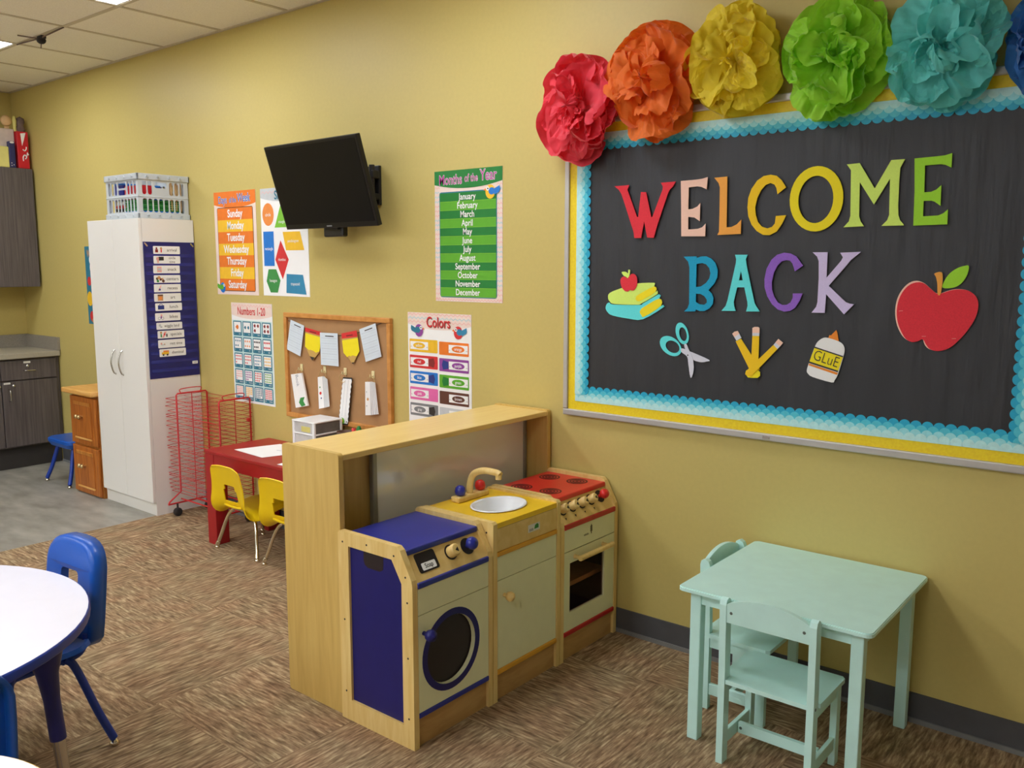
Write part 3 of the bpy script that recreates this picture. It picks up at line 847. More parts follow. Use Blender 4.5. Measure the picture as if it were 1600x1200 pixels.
# things on the cupboard
Z0 = 2.2255
t = thing('gift_box', 'tall glossy red box with white script on the cupboard top, nearest the wall', 'box', (-7.12, -0.075, Z0))
m = MB()
m.rbox(-7.19, -7.065, -0.108, -0.03, Z0, Z0+0.27, 'parcel_red', 0.003, 1)
m.build('body', t)
f = lambda u, v, w: (-7.0648+w, u, v)
m = MB()
m.flat([[(-0.084, Z0+0.255), (-0.046, Z0+0.262), (-0.062, Z0+0.205), (-0.076, Z0+0.165)]], f, 0.0004, 'paper')
for pth, r in (([(-0.074, 0.055), (-0.074, 0.085), (-0.062, 0.10), (-0.050, 0.085), (-0.060, 0.07)], 0.004),
               ([(-0.074, 0.14), (-0.062, 0.13), (-0.050, 0.142), (-0.048, 0.16)], 0.004), ([(-0.048, 0.09), (-0.042, 0.12), (-0.038, 0.10), (-0.033, 0.11)], 0.0025)):
    m.tube([f(p[0], Z0+p[1], 0.002) for p in smooth_path([(u, v, 0) for u, v in pth])], r, 'paper', 5)
m.build('white_script', t)
tag(MB().rbox(-7.23, -7.10, -0.36, -0.112, Z0, Z0+0.285, 'parcel_white', 0.004, 1).build('storage_box', loc=(-7.16, -0.25, Z0)), 'whitish box behind the small navy carton on the cupboard', 'box')
t = thing('carton', 'small navy blue carton between the red box and the pale yellow box', 'carton', (-7.07, -0.15, Z0))
MB().rbox(-7.095, -7.058, -0.172, -0.128, Z0, Z0+0.19, 'parcel_navy', 0.004, 1).build('body', t)
m = MB()
m.flat([disc(-0.15, Z0+0.182, 0.016, 0.007, 14)], lambda u, v, w: (-7.0578+w, u, v), 0.0005, 'cream_label')
for a, b in ((-0.160, 0.03), (-0.160, 0.012), (-0.145, 0.018)):
    m.flat([rect(a-0.003, a+0.003, Z0+b, Z0+b+0.006)], lambda u, v, w: (-7.0578+w, u, v), 0.0005, 'cream_label')
m.build('print', t)
tag(MB().rbox(-7.10, -7.062, -0.30, -0.1725, Z0, Z0+0.150, 'parcel_yellow', 0.004, 1).build('storage_box', loc=(-7.08, -0.26, Z0)), 'pale yellow box at the left end of the cupboard top', 'box')
t = thing('ornament', 'round pale peach ornament standing on the whitish box', 'ornament', (-7.13, -0.150, Z0+0.286))
MB().lathe([(0.0, -0.012), (0.03, -0.01), (0.04, 0.0), (0.03, 0.01), (0.0, 0.012)], 'ornament_peach', (-7.13, -0.150, Z0+0.345), (1, 0, 0), 18).build('disc', t)
MB().rbox(-7.14, -7.12, -0.165, -0.135, Z0+0.286, Z0+0.305, 'ornament_peach', 0.003).build('foot', t)
t = thing('figurine', 'small grey brown figurine on top of the red box', 'figurine', (-7.12, -0.09, Z0+0.2705))
m = MB().lathe([(0.028, 0), (0.034, 0.02), (0.022, 0.05), (0.03, 0.07), (0.026, 0.1), (0.0, 0.115)], 'ornament_grey', (-7.12, -0.056, Z0+0.2705), n=12)
m.build('body', t)
MB().lathe([(0.014, 0), (0.010, 0.04), (0.016, 0.08), (0.008, 0.112), (0.0, 0.115)], 'parcel_yellow', (-7.12, -0.097, Z0+0.2705), n=10).build('post', t)

# ------------------------------------------------------------------ small oak drawer cabinet
t = thing('drawer_cabinet', 'honey oak two-drawer cabinet beside the tall white cabinet', 'cabinet', (-5.73, -0.19, 0))
MB().box(-5.905, -5.545, -0.350, -0.008, 0.0, 0.672, 'oak_side').build('body', t)
MB().rbox(-5.95, -5.535, -0.402, -0.008, 0.6725, 0.706, 'oak_top', 0.008).build('top', t)
for za, zb in ((0.340, 0.655), (0.012, 0.325)):
    m = MB().rbox(-5.90, -5.552, -0.370, -0.351, za, zb, 'oak', 0.004)
    m.rbox(-5.845, -5.607, -0.375, -0.369, za+0.05, zb-0.055, 'oak', 0.005)
    dr = m.build('drawer', t)
    MB().rbox(-5.84, -5.612, -0.3785, -0.3695, zb-0.055, zb-0.03, 'oak_side', 0.004).build('moulding', dr)
    MB().rbox(-5.84, -5.612, -0.3785, -0.3695, za+0.034, za+0.046, 'oak_top', 0.003).build('moulding', dr)
    for kx in (-5.765, -5.725):
        MB().lathe([(0.007, 0), (0.006, 0.012), (0.014, 0.02), (0.013, 0.03), (0.0, 0.033)], 'brass', (kx, -0.375, (za+zb)/2+0.03), (0, -1, 0), 14).build('knob', dr)

# ------------------------------------------------------------------ tall white cabinet
t = thing('tall_cabinet', 'tall white two-door cabinet standing against the wall', 'cabinet', (-5.22, -0.18, 0))
m = MB()
m.box(-5.528, -5.512, -0.336, -0.006, 0.0, 1.78, 'white_laminate')
m.box(-4.926, -4.910, -0.336, -0.006, 0.0, 1.78, 'white_laminate')
m.box(-5.512, -4.926, -0.336, -0.006, 1.764, 1.78, 'white_laminate')
m.box(-5.512, -4.926, -0.020, -0.006, 0.0, 1.764, 'white_laminate')
m.build('body', t)
MB().box(-5.512, -4.926, -0.334, -0.316, 0.0, 0.078, 'white_laminate').build('plinth', t)
for xa, xb, hx in ((-5.528, -5.2205, -5.273), (-5.2175, -4.910, -5.180)):
    d = MB().rbox(xa, xb, -0.356, -0.337, 0.082, 1.779, 'white_laminate', 0.0015, 1).build('door', t)
    MB().tube(smooth_path([(hx, -0.356, 0.992), (hx, -0.372, 0.975), (hx, -0.384, 0.917), (hx, -0.372, 0.859), (hx, -0.356, 0.842)]), 0.005, 'steel', 10).build('handle', d)

# ------------------------------------------------------------------ milk crate and what it holds
cx0, cx1, cy0, cy1, cz0, cz1 = -5.325, -4.945, -0.325, -0.010, 1.781, 2.040
m = MB()
B = 'crate_white'


def band(z0, z1, out):
    m.rbox(cx0-out, cx1+out, cy0-out, cy0-out+0.01, z0, z1, B, 0.003, 1)
    m.rbox(cx0-out, cx1+out, cy1+out-0.01, cy1+out, z0, z1, B, 0.003, 1)
    m.rbox(cx0-out, cx0-out+0.01, cy0-out, cy1+out, z0, z1, B, 0.003, 1)
    m.rbox(cx1+out-0.01, cx1+out, cy0-out, cy1+out, z0, z1, B, 0.003, 1)


band(2.004, cz1, 0.008)
band(cz0, 1.812, 0.008)
band(1.902, 1.913, 0.003)
m.box(cx0, cx1, cy0, cy1, cz0, cz0+0.006, B)
for x in (cx0, cx1-0.022):
    for y in (cy0, cy1-0.022):
        m.box(x, x+0.022, y, y+0.022, cz0, cz1-0.01, B)


def slat(face, u0, u1, z0, z1):
    if face == 'x':
        m.box(cx1-0.006, cx1, u0, u1, z0, z1, B)
    elif face == 'y':
        m.box(u0, u1, cy0, cy0+0.006, z0, z1, B)
    elif face == 'x0':
        m.box(cx0, cx0+0.006, u0, u1, z0, z1, B)
    else:
        m.box(u0, u1, cy1-0.006, cy1, z0, z1, B)


def slotted(face, u0, u1, z0, z1, slots, gap=0.011, arch=True):
    """a wall between u0 and u1 with rounded vertical slots in it"""
    f = {'x': lambda u, v, w: (cx1-w, u, v), 'y': lambda u, v, w: (u, cy0+w, v),
         'x0': lambda u, v, w: (cx0+w, u, v), 'y1': lambda u, v, w: (u, cy1-w, v)}[face]
    holes = []
    for a, b, c, d in slots:
        r = min(0.45*(b-a), 0.012)
        holes.append(list(reversed(rrect(a, b, c, d, r, 3))))
    m.prism([rect(u0, u1, z0, z1)]+holes, f, 0.0, 0.006, B)


for face in ('x', 'x0'):
    y0 = cy0+0.022
    W = (cy1-cy0-0.044)
    step = W/8
    slotted(face, y0, cy1-0.022, 1.812, 1.904, [(y0+step*i+0.003, y0+step*(i+1)-0.003, 1.818, 1.897) for i in range(8)])
    top = [(y0+step*i+0.003, y0+step*(i+1)-0.003, 1.920, 1.997) for i in (0, 1, 5, 6, 7)]
    top += [(y0+step*2+0.012, y0+step*5-0.012, 1.960, 1.992)]
    slotted(face, y0, cy1-0.022, 1.911, 2.006, top)
for face in ('y', 'y1'):
    x0 = cx0+0.022
    W = (cx1-cx0-0.044)
    step = W/9
    slotted(face, x0, cx1-0.022, 1.812, 1.904, [(x0+step*i+0.003, x0+step*(i+1)-0.003, 1.818, 1.897) for i in range(9)])
    top = [(x0+step*i+0.003, x0+step*(i+1)-0.003, 1.920, 1.997) for i in (0, 1, 2, 6, 7, 8)]
    top += [(x0+step*3+0.008, x0+step*6-0.008, 1.920, 1.950), (x0+step*3+0.008, x0+step*6-0.008, 1.960, 1.997)]
    slotted(face, x0, cx1-0.022, 1.911, 2.006, top)
for i in range(4):
    for z in (1.797, 2.022):
        y = cy0+0.05+0.07*i
        m.lathe([(0.008, 0), (0.008, 0.007), (0.004, 0.007), (0.004, 0.001)], B, (cx1+0.008, y, z), (1, 0, 0), 10)
        x = cx0+0.06+0.09*i
        m.lathe([(0.008, 0), (0.008, 0.007), (0.004, 0.007), (0.004, 0.001)], B, (x, cy0-0.008, z), (0, -1, 0), 10)
tag(m.build('milk_crate', loc=(-5.135, -0.17, cz0)), 'light grey slotted plastic crate on top of the tall white cabinet', 'crate')
tag(MB().rbox(-5.29, -5.17, -0.30, -0.05, 1.90, 1.985, 'play_blue', 0.005).rbox(-5.285, -5.175, -0.295, -0.055, 1.985, 1.995, 'p_blue', 0.003).build('blue_case', loc=(-5.23, -0.17, 1.90)), 'blue plastic case inside the crate, upper left', 'case')
tag(MB().rbox(-5.155, -4.965, -0.30, -0.215, 1.895, 1.975, 'parcel_red', 0.006).build('red_pouch', loc=(-5.06, -0.26, 1.895)), 'bright red pouch inside the crate behind its near corner', 'pouch')
m = MB()
for i in range(6):
    m.rbox(-5.15+0.004*(i % 2), -4.965, -0.30, -0.06, 1.815+0.013*i, 1.8265+0.013*i, ('p_green' if i else 'p_blue') if i % 2 == 0 else 'p_dgreen', 0.002, 1)
tag(m.build('workbook_stack', loc=(-5.06, -0.18, 1.815)), 'stack of dark green workbooks low inside the crate', 'workbooks')
m = MB()
for i in range(5):
    m.rbox(-5.30, -5.165, -0.30+0.006*i, -0.06, 1.79+0.02*i, 1.806+0.02*i, ('parcel_red', 'paper', 'rubber', 'p_red', 'paper')[i], 0.003, 1)
tag(m.build('booklet_pile', loc=(-5.23, -0.18, 1.79)), 'pile of red and white booklets low in the left half of the crate', 'booklets')
for i, y in enumerate((-0.105, -0.075, -0.047)):
    tag(MB().lathe([(0.004, 0), (0.011, 0.01), (0.011, 0.16), (0.006, 0.19), (0.0, 0.192)], 'wood_handle', (-4.975, y, 1.825), n=12).build('wooden_handle', loc=(-4.975, y, 1.825)),
        ('wooden brush handle in the crate, left of three', 'wooden brush handle in the crate, middle of three', 'wooden brush handle in the crate, nearest the wall')[i], 'brush handle', 'wooden handles in the crate')

# ------------------------------------------------------------------ pocket chart on the cabinet side with its cards
PX = -4.9095
f = lambda u, v, w: (PX+w, u, v)
t = thing('pocket_chart', 'navy blue daily schedule pocket chart hung on the white cabinet side', 'pocket chart', (PX, -0.17, 0.835))
m = MB()
m.prism([rect(-0.334, -0.008, 0.836, 1.645)], f, 0.0, 0.002, 'chart_blue')
m.build('backing', t)
for i in range(14):
    z = 1.555-0.0525*i
    MB().prism([rect(-0.322, -0.020, z, z+0.020)], f, 0.0021, 0.0032, 'chart_pocket').build('pocket', t)
for y, a in ((-0.318, 0.5), (-0.024, -0.5)):
    MB().prism([[(y-0.012, 1.636), (y-0.006, 1.642), (y+0.012, 1.622), (y+0.006, 1.616)]], f, 0.002, 0.005, 'steel').build('clip', t)
CARDS = [('arrival', 'arrival', -0.2745, -0.1045, 1.5745, 1.6205, 0), ('circle time', 'circle', -0.275, -0.105, 1.518, 1.563, 0), ('snack', 'snack', -0.280, -0.111, 1.461, 1.507, 0),
         ('centers', 'centers', -0.279, -0.110, 1.405, 1.450, 0), ('recess', 'recess', -0.282, -0.110, 1.350, 1.3965, 0), ('art', 'art', -0.284, -0.111, 1.294, 1.342, 0),
         ('lunch', 'lunch', -0.280, -0.109, 1.239, 1.2845, 0), ('bikes', 'bikes', -0.284, -0.122, 1.179, 1.226, 0), ('wiggle land', 'wiggle', -0.279, -0.113, 1.128, 1.169, 0),
         ('specials', 'specials', -0.2745, -0.103, 1.0745, 1.120, 0), ('rest time', 'rest', -0.274, -0.101, 1.017, 1.0655, 0), ('dismissal', 'dismissal', -0.2686, -0.097, 0.9644, 1.010, 0)]
LOOK = {'arrival': 'small red figures', 'circle': 'black board picture', 'snack': 'pinkish jar picture', 'centers': 'brown cluster picture', 'recess': 'pale slide picture', 'art': 'tan paint picture',
        'lunch': 'blue lunch bag picture', 'bikes': 'pale bike picture', 'wiggle': 'grey squiggle picture', 'specials': 'slanted red picture', 'rest': 'small pink bed picture', 'dismissal': 'yellow school bus picture'}
for txt, key, y0, y1, z0, z1, a in CARDS:
    m = MB()
    W1, W2, H = 0.0036, 0.0045, z1-z0
    m.prism([rrect(y0, y1, z0, z1, 0.005, 3)], f, W1, W2, 'paper')
    zc = (z0+z1)/2
    yi = y0+0.036
    e = W2+0.0004
    e2 = e+0.0004

    def blob(u, v, r, c, ry=None, ww=None):
        m.flat([disc(yi+u, zc+v, r, ry, 12)], f, e if ww is None else ww, c)

    def bar(u0, u1, v0, v1, c, ww=None):
        m.flat([rect(yi+u0, yi+u1, zc+v0, zc+v1)], f, e if ww is None else ww, c)
    if key == 'arrival':
        bar(-0.024, -0.006, -0.014, 0.004, 'p_maroon'); blob(-0.015, 0.010, 0.006, 'p_maroon')
        blob(0.014, 0.010, 0.007, 'p_tan'); bar(0.010, 0.018, -0.014, 0.004, 'p_red')
    elif key == 'circle':
        bar(-0.004, 0.028, -0.004, 0.018, 'ink'); blob(-0.010, 0.006, 0.010, 'p_salmon'); bar(-0.014, -0.004, -0.018, -0.002, 'p_salmon')
    elif key == 'snack':
        bar(-0.012, 0.016, -0.016, 0.016, 'p_salmon'); bar(-0.008, 0.012, -0.006, 0.008, 'p_lightgrey', e2)
    elif key == 'centers':
        for u, v, r, c in ((-0.016, 0.002, 0.008, 'p_brown'), (-0.004, 0.008, 0.010, 'p_tan'), (0.006, -0.002, 0.008, 'p_brown'), (-0.012, -0.012, 0.008, 'p_dgreen'), (0.018, 0.0, 0.006, 'p_tan'), (0.022, -0.012, 0.009, 'p_brown')):
            blob(u, v, r, c, None, e+0.00005*(u*100 % 3))
    elif key == 'recess':
        m.flat([[(yi-0.012, zc-0.014), (yi-0.002, zc-0.014), (yi+0.012, zc+0.016), (yi+0.006, zc+0.016)]], f, e, 'p_salmon'); blob(0.0, -0.008, 0.006, 'p_indigo', None, e2)
    elif key == 'art':
        bar(-0.014, 0.020, -0.018, 0.018, 'p_tan'); bar(-0.014, 0.020, 0.010, 0.018, 'p_brown', e2); blob(0.003, -0.004, 0.010, 'p_orange2', None, e2)
    elif key == 'lunch':
        bar(-0.020, 0.020, -0.014, 0.010, 'p_indigo'); m.flat([disc(yi, zc+0.008, 0.013, 0.012, 16), list(reversed(disc(yi, zc+0.008, 0.010, 0.009, 16)))], f, e2, 'p_indigo')
    elif key == 'bikes':
        for u in (-0.010, 0.010):
            m.flat([disc(yi+u, zc-0.008, 0.009, None, 14), list(reversed(disc(yi+u, zc-0.008, 0.007, None, 14)))], f, e, 'ink_soft')
        blob(0.004, 0.010, 0.006, 'p_salmon'); bar(-0.002, 0.006, -0.008, 0.006, 'p_purple')
    elif key == 'wiggle':
        blob(-0.014, 0.004, 0.008, 'p_lightgrey'); bar(-0.012, 0.000, -0.008, -0.003, 'ink_soft')
    elif key == 'specials':
        m.flat([[(yi-0.010, zc-0.018), (yi+0.004, zc-0.018), (yi+0.022, zc+0.018), (yi+0.008, zc+0.018)]], f, e, 'p_salmon')
        blob(-0.014, 0.012, 0.007, 'p_tan'); bar(-0.018, -0.010, -0.016, 0.004, 'p_dgreen'); bar(0.018, 0.026, -0.014, 0.004, 'ink'); bar(0.004, 0.012, -0.006, 0.008, 'p_red', e2)
    elif key == 'rest':
        blob(-0.016, 0.002, 0.006, 'p_salmon'); bar(-0.018, 0.008, -0.008, -0.003, 'p_lightgrey'); blob(0.004, -0.002, 0.004, 'p_tan')
    elif key == 'dismissal':
        bar(-0.022, 0.024, -0.010, 0.004, 'p_yellow'); bar(-0.012, 0.024, 0.004, 0.014, 'p_orange2'); blob(-0.012, -0.012, 0.006, 'ink', None, e2); blob(0.014, -0.012, 0.006, 'ink', None, e2)
    if txt == 'circle time':
        m.word('circle', f, y0+0.118, zc+0.010, e, 0.021, 'ink', 0.0, 0.95)
        m.word('time', f, y0+0.118, zc-0.012, e, 0.021, 'ink', 0.0, 0.95)
    else:
        ux = {'wiggle': 0.098, 'rest': 0.115}.get(key, 0.118)
        m.word(txt, f, y0+ux, zc, e, 0.026 if len(txt) < 9 else 0.024, 'ink', 0.0, 1.0 if len(txt) < 8 else 0.92)
    tag(m.build('schedule_card', loc=(PX, (y0+y1)/2, z0)), 'white schedule card reading %s, with %s' % (txt, LOOK[key]), 'schedule card', 'daily schedule cards in the pocket chart')
m = MB().prism([rrect(-0.0571, -0.021, 0.906, 0.9235, 0.002, 2)], f, 0.0036, 0.0044, 'paper')
m.flat([rect(-0.050, -0.028, 0.913, 0.917)], f, 0.0048, 'ink_soft')
tag(m.build('price_tag', loc=(PX, -0.04, 0.906)), 'tiny white tag at the lower right of the navy pocket chart', 'tag')
# ------------------------------------------------------------------ posters on the long wall
def sheet(m, x0, x1, z0, z1, key='paper'):
    f = on_wall(-0.0005)
    m.prism([rect(x0, x1, z0, z1)], f, 0.0, 0.0012, key)
    return lambda u, v, w: f(u, v, 0.0012+0.0006*w)


def zigzag(m, f, x0, x1, z, amp, n, th, w, key):
    for i in range(n):
        a = x0+(x1-x0)*i/n
        b = x0+(x1-x0)*(i+1)/n
        za, zb = (z, z+amp) if i % 2 == 0 else (z+amp, z)
        m.flat([[(a, za), (b, zb), (b, zb+th), (a, za+th)]], f, w, key)


def arc_banner(x0, x1, z1, drop, sag, n=14):
    pts = [(x0, z1), (x1, z1), (x1, z1-drop)]
    for i in range(1, n):
        t = i/n
        pts.append((x1+(x0-x1)*t, z1-drop-sag*4*t*(1-t)))
    pts.append((x0, z1-drop))
    return pts


def bird(m, f, cx, cz, s, body, wing, flip=1, w=4):
    P = lambda l: [(cx+flip*s*a, cz+s*b) for a, b in l]
    m.flat([P(disc(0, 0, 0.5, 0.55, 18))], f, w, body)
    m.flat([P([(0.35, 0.2), (0.95, 0.45), (1.0, 0.15), (0.9, -0.05), (0.4, -0.25)])], f, w+0.3, wing)
    m.flat([P(disc(0.15, 0.05, 0.33, 0.28, 14))], f, w+0.6, wing)
    m.flat([P(disc(-0.25, 0.25, 0.16, None, 12))], f, w+0.9, 'paper')
    m.flat([P(disc(-0.25, 0.25, 0.07, None, 10))], f, w+1.2, 'ink')
    m.flat([P([(-0.48, 0.28), (-0.72, 0.15), (-0.46, 0.08)])], f, w+0.3, 'p_orange')


# days of the week
m = MB()
x0, x1, z0, z1 = -4.681, -4.268, 1.338, 1.932
f = sheet(m, x0, x1, z0, z1, 'paper_pink')
m.flat([arc_banner(x0, x1, z1, 0.072, 0.022)], f, 1, 'p_orange')
m.word('Days', f, -4.590, 1.884, 3, 0.060, 'paper', 0.03, 0.74)
m.word('Days', f, -4.590, 1.884, 4, 0.060, 'p_blue', 0.006, 0.74)
m.word('of the', f, -4.488, 1.882, 3, 0.044, 'paper', 0.03, 0.66)
m.word('of the', f, -4.488, 1.882, 4, 0.044, 'p_blue', 0.004, 0.66)
m.word('Week', f, -4.380, 1.890, 3, 0.068, 'paper', 0.03, 0.74)
m.word('Week', f, -4.380, 1.890, 4, 0.068, 'p_blue', 0.006, 0.74)
DAYS = ['Sunday', 'Monday', 'Tuesday', 'Wednesday', 'Thursday', 'Friday', 'Saturday']
xa, xb, za, zb = -4.648, -4.300, 1.362, 1.838
m.flat([rrect(xa-0.004, xb+0.004, za-0.004, zb+0.004, 0.012)], f, 1, 'p_brown')
h = (zb-za)/7
for i, d in enumerate(DAYS):
    zt = zb-h*i
    m.flat([rect(xa, xb, zt-h, zt)], f, 2, 'p_amber' if i % 2 else 'p_orange')
    m.word(d, f, (xa+xb)/2+0.004, zt-h/2, 4, 0.062, 'paper', 0.022, 0.84)
bird(m, f, -4.622, 1.378, 0.055, 'p_blue', 'p_green2', -1)
tag(m.build('poster', loc=(-4.475, 0, z0)), 'orange and yellow Days of the Week poster', 'poster')

# shapes
m = MB()
x0, x1, z0, z1 = -4.222, -3.808, 1.340, 1.930
f = sheet(m, x0, x1, z0, z1)
m.flat([arc_banner(x0, x1, z1, 0.05, 0.024)], f, 1, 'p_lightgrey')
zigzag(m, f, x0+0.01, x1-0.01, 1.90, 0.012, 24, 0.003, 2, 'p_salmon')
m.word('Shapes', f, -4.015, 1.888, 4, 0.066, 'p_teal', 0.02, 0.85)
m.flat([disc(-4.155, 1.788, 0.052, 0.062, 28)], f, 1, 'p_orange2')
m.word('circle', f, -4.155, 1.786, 2, 0.026, 'paper', 0.008, 0.9)
m.flat([[(-4.098, 1.715), (-3.97, 1.715), (-4.034, 1.85)]], f, 1, 'p_green3')
m.word('triangle', f, -4.034, 1.745, 2, 0.022, 'paper', 0.006, 0.85)
m.flat([rect(-3.93, -3.84, 1.73, 1.82)], f, 1, 'p_purple')
m.word('square', f, -3.885, 1.775, 2, 0.026, 'paper', 0.008, 0.85)
m.flat([rect(-4.205, -4.110, 1.505, 1.695)], f, 1, 'p_blue')
m.word('rectangle', f, -4.157, 1.600, 2, 0.024, 'paper', 0.008, 0.85)
m.flat([[(-4.028, 1.690), (-3.877, 1.690), (-3.844, 1.590), (-4.003, 1.590)]], f, 1, 'p_amber')
m.word('parallelogram', f, -3.938, 1.640, 2, 0.021, 'paper', 0.004, 0.85)
m.flat([[(-4.050, 1.645), (-3.982, 1.540), (-4.040, 1.432), (-4.102, 1.540)]], f, 1, 'p_red')
m.word('rhombus', f, -4.042, 1.540, 2, 0.022, 'paper', 0.006, 0.85)
m.flat([[(-4.168, 1.487), (-4.098, 1.487), (-4.062, 1.425), (-4.090, 1.358), (-4.155, 1.358), (-4.190, 1.420)]], f, 1, 'p_dgreen')
m.word('hexagon', f, -4.126, 1.424, 2, 0.024, 'paper', 0.008, 0.85)
m.flat([[(-4.005, 1.462), (-3.862, 1.458), (-3.836, 1.352), (-4.012, 1.358)]], f, 1, 'p_steel')
m.word('trapezoid', f, -3.93, 1.408, 2, 0.024, 'paper', 0.008, 0.85)
tag(m.build('poster', loc=(-4.015, 0, z0)), 'white poster of coloured geometric shapes half behind the television', 'poster')

# numbers 1-20
m = MB()
x0, x1, z0, z1 = -4.548, -4.150, 0.706, 1.292
f = sheet(m, x0, x1, z0, z1, 'p_mint')
m.flat([rect(x0, x1, z0, z1)], f, 0.5, 'paper')
m.flat([arc_banner(x0, x1, z1, 0.070, 0.022)], f, 1, 'paper_pink')
zigzag(m, f, x0+0.01, x1-0.01, 1.268, 0.012, 26, 0.003, 2, 'p_salmon')
m.word('Numbers 1-20', f, -4.349, 1.243, 3, 0.064, 'p_red', 0.012, 0.72)
cw, ch = 0.094, 0.095
NUMS = 'one two three four five six seven eight nine ten eleven twelve thirteen fourteen fifteen sixteen seventeen eighteen nineteen twenty'.split()
cols = ['p_orange', 'p_teal', 'p_maroon', 'p_maroon', 'p_teal', 'p_orange2', 'ink', 'p_red', 'p_red', 'p_red', 'p_steel', 'p_amber', 'p_salmon', 'p_purple', 'p_red', 'p_green2', 'p_salmon', 'p_amber', 'p_teal', 'p_red']
m.flat([rect(x0+0.008, x1-0.008, z0+0.012, 1.190)], f, 0.8, 'p_mint')
for r in range(5):
    for c in range(4):
        n = r*4+c
        a = x0+0.014+c*0.0945
        t_ = 1.185-r*0.0945
        m.flat([rrect(a, a+0.084, t_-0.086, t_, 0.006, 2)], f, 1.4, 'p_teal')
        m.flat([rect(a+0.008, a+0.076, t_-0.066, t_-0.006)], f, 2, 'paper')
        m.word(NUMS[n], f, a+0.062, t_-0.075, 2.4, 0.013, 'paper', 0.0, 0.8)
        m.word(str(n+1), f, a+0.012, t_-0.075, 2.4, 0.013, 'paper', 0.0, 0.8)
        N = n+1
        per = 1 if N == 1 else 2 if N < 5 else 3 if N < 7 else 4
        rows = (N+per-1)//per
        for q in range(N):
            rr, cc = divmod(q, per)
            s = 0.014 if N == 1 else 0.010 if N < 5 else 0.0062 if N < 9 else 0.0052
            px = a+0.042+(cc-(per-1)/2)*(0.062/per)
            pz = t_-0.036-(rr-(rows-1)/2)*(0.056/max(rows, 2))
            m.flat([disc(px, pz, s*0.9, s, 9)], f, 2.6, cols[n])
            m.flat([[(px-s*0.7, pz+s*0.3), (px-s*1.5, pz), (px-s*0.7, pz-s*0.3)]], f, 2.6, cols[n])
tag(m.build('poster', loc=(-4.35, 0, z0)), 'white and teal Numbers 1-20 poster above the red wire rack', 'poster')

# months of the year
m = MB()
x0, x1, z0, z1 = -2.872, -2.465, 1.344, 1.936
f = sheet(m, x0, x1, z0, z1, 'paper_pink')
for i in range(26):
    zz = z0+0.008+i*0.021
    key = 'p_salmon' if (i//3) % 2 == 0 else 'p_sky'
    for a in (x0, x1-0.032):
        zigzag(m, f, a, a+0.032, zz, 0.008, 4, 0.003, 1, key)
zigzag(m, f, x0, x1, z0+0.003, 0.008, 44, 0.003, 1, 'p_salmon')
m.flat([arc_banner(x0, x1, z1, 0.060, 0.022)], f, 2, 'p_green')
for b, k, ly in ((0.03, 'paper', 3), (0.006, 'p_magenta', 4)):
    m.word('Months', f, -2.772, 1.893, ly, 0.062, k, b, 0.76)
    m.word('of the', f, -2.646, 1.896, ly, 0.048, k, b, 0.70)
    m.word('Year', f, -2.545, 1.903, ly, 0.068, k, b, 0.74)
MONTHS = ['January', 'February', 'March', 'April', 'May', 'June', 'July', 'August', 'September', 'October', 'November', 'December']
xa, xb, za, zb = -2.838, -2.500, 1.368, 1.836
m.flat([rrect(xa-0.004, xb+0.004, za-0.005, zb+0.005, 0.012)], f, 2, 'p_teal')
h = (zb-za)/12
for i, d in enumerate(MONTHS):
    zt = zb-h*i
    m.flat([rect(xa, xb, zt-h, zt)], f, 3, 'p_green2' if i % 2 else 'p_green')
    m.flat([rect(xa, xb, zt-h-0.001, zt-h+0.001)], f, 4, 'p_green3')
    m.word(d, f, (xa+xb)/2, zt-h/2-0.001, 5, 0.040, 'paper', 0.016, 0.86)
bird(m, f, -2.532, 1.830, 0.056, 'p_amber', 'p_blue', 1, 6)
tag(m.build('poster', loc=(-2.67, 0, z0)), 'green Months of the Year poster', 'poster')

# colours
m = MB()
x0, x1, z0, z1 = -3.062, -2.650, 0.700, 1.286
f = sheet(m, x0, x1, z0, z1)
m.flat([arc_banner(x0, x1, z1, 0.055, 0.024)], f, 1, 'paper_pink')
for i in range(3):
    zigzag(m, f, x0+0.004, x1-0.004, 1.272-i*0.018, 0.009, 30, 0.003, 2, 'p_salmon' if i != 1 else 'p_sky')
m.word('Colors', f, -2.858+0.003, 1.238, 3, 0.070, 'p_brown', 0.012, 0.80)
m.word('Colors', f, -2.858, 1.241, 4, 0.070, 'p_red', 0.012, 0.80)
bird(m, f, -2.985, 1.200, 0.055, 'p_purple', 'p_teal', -1)
bird(m, f, -2.730, 1.200, 0.055, 'p_red', 'p_steel', 1)
TUBES = [('yellow', 'p_yellow', 0), ('orange', 'p_orange', 1), ('red', 'p_red', 0), ('purple', 'p_purple', 1), ('blue', 'p_blue', 0), ('green', 'p_green2', 1),
         ('pink', 'p_pink', 0), ('brown', 'p_brown', 1), ('gray', 'p_grey', 0), ('white', 'p_lightgrey', 1)]
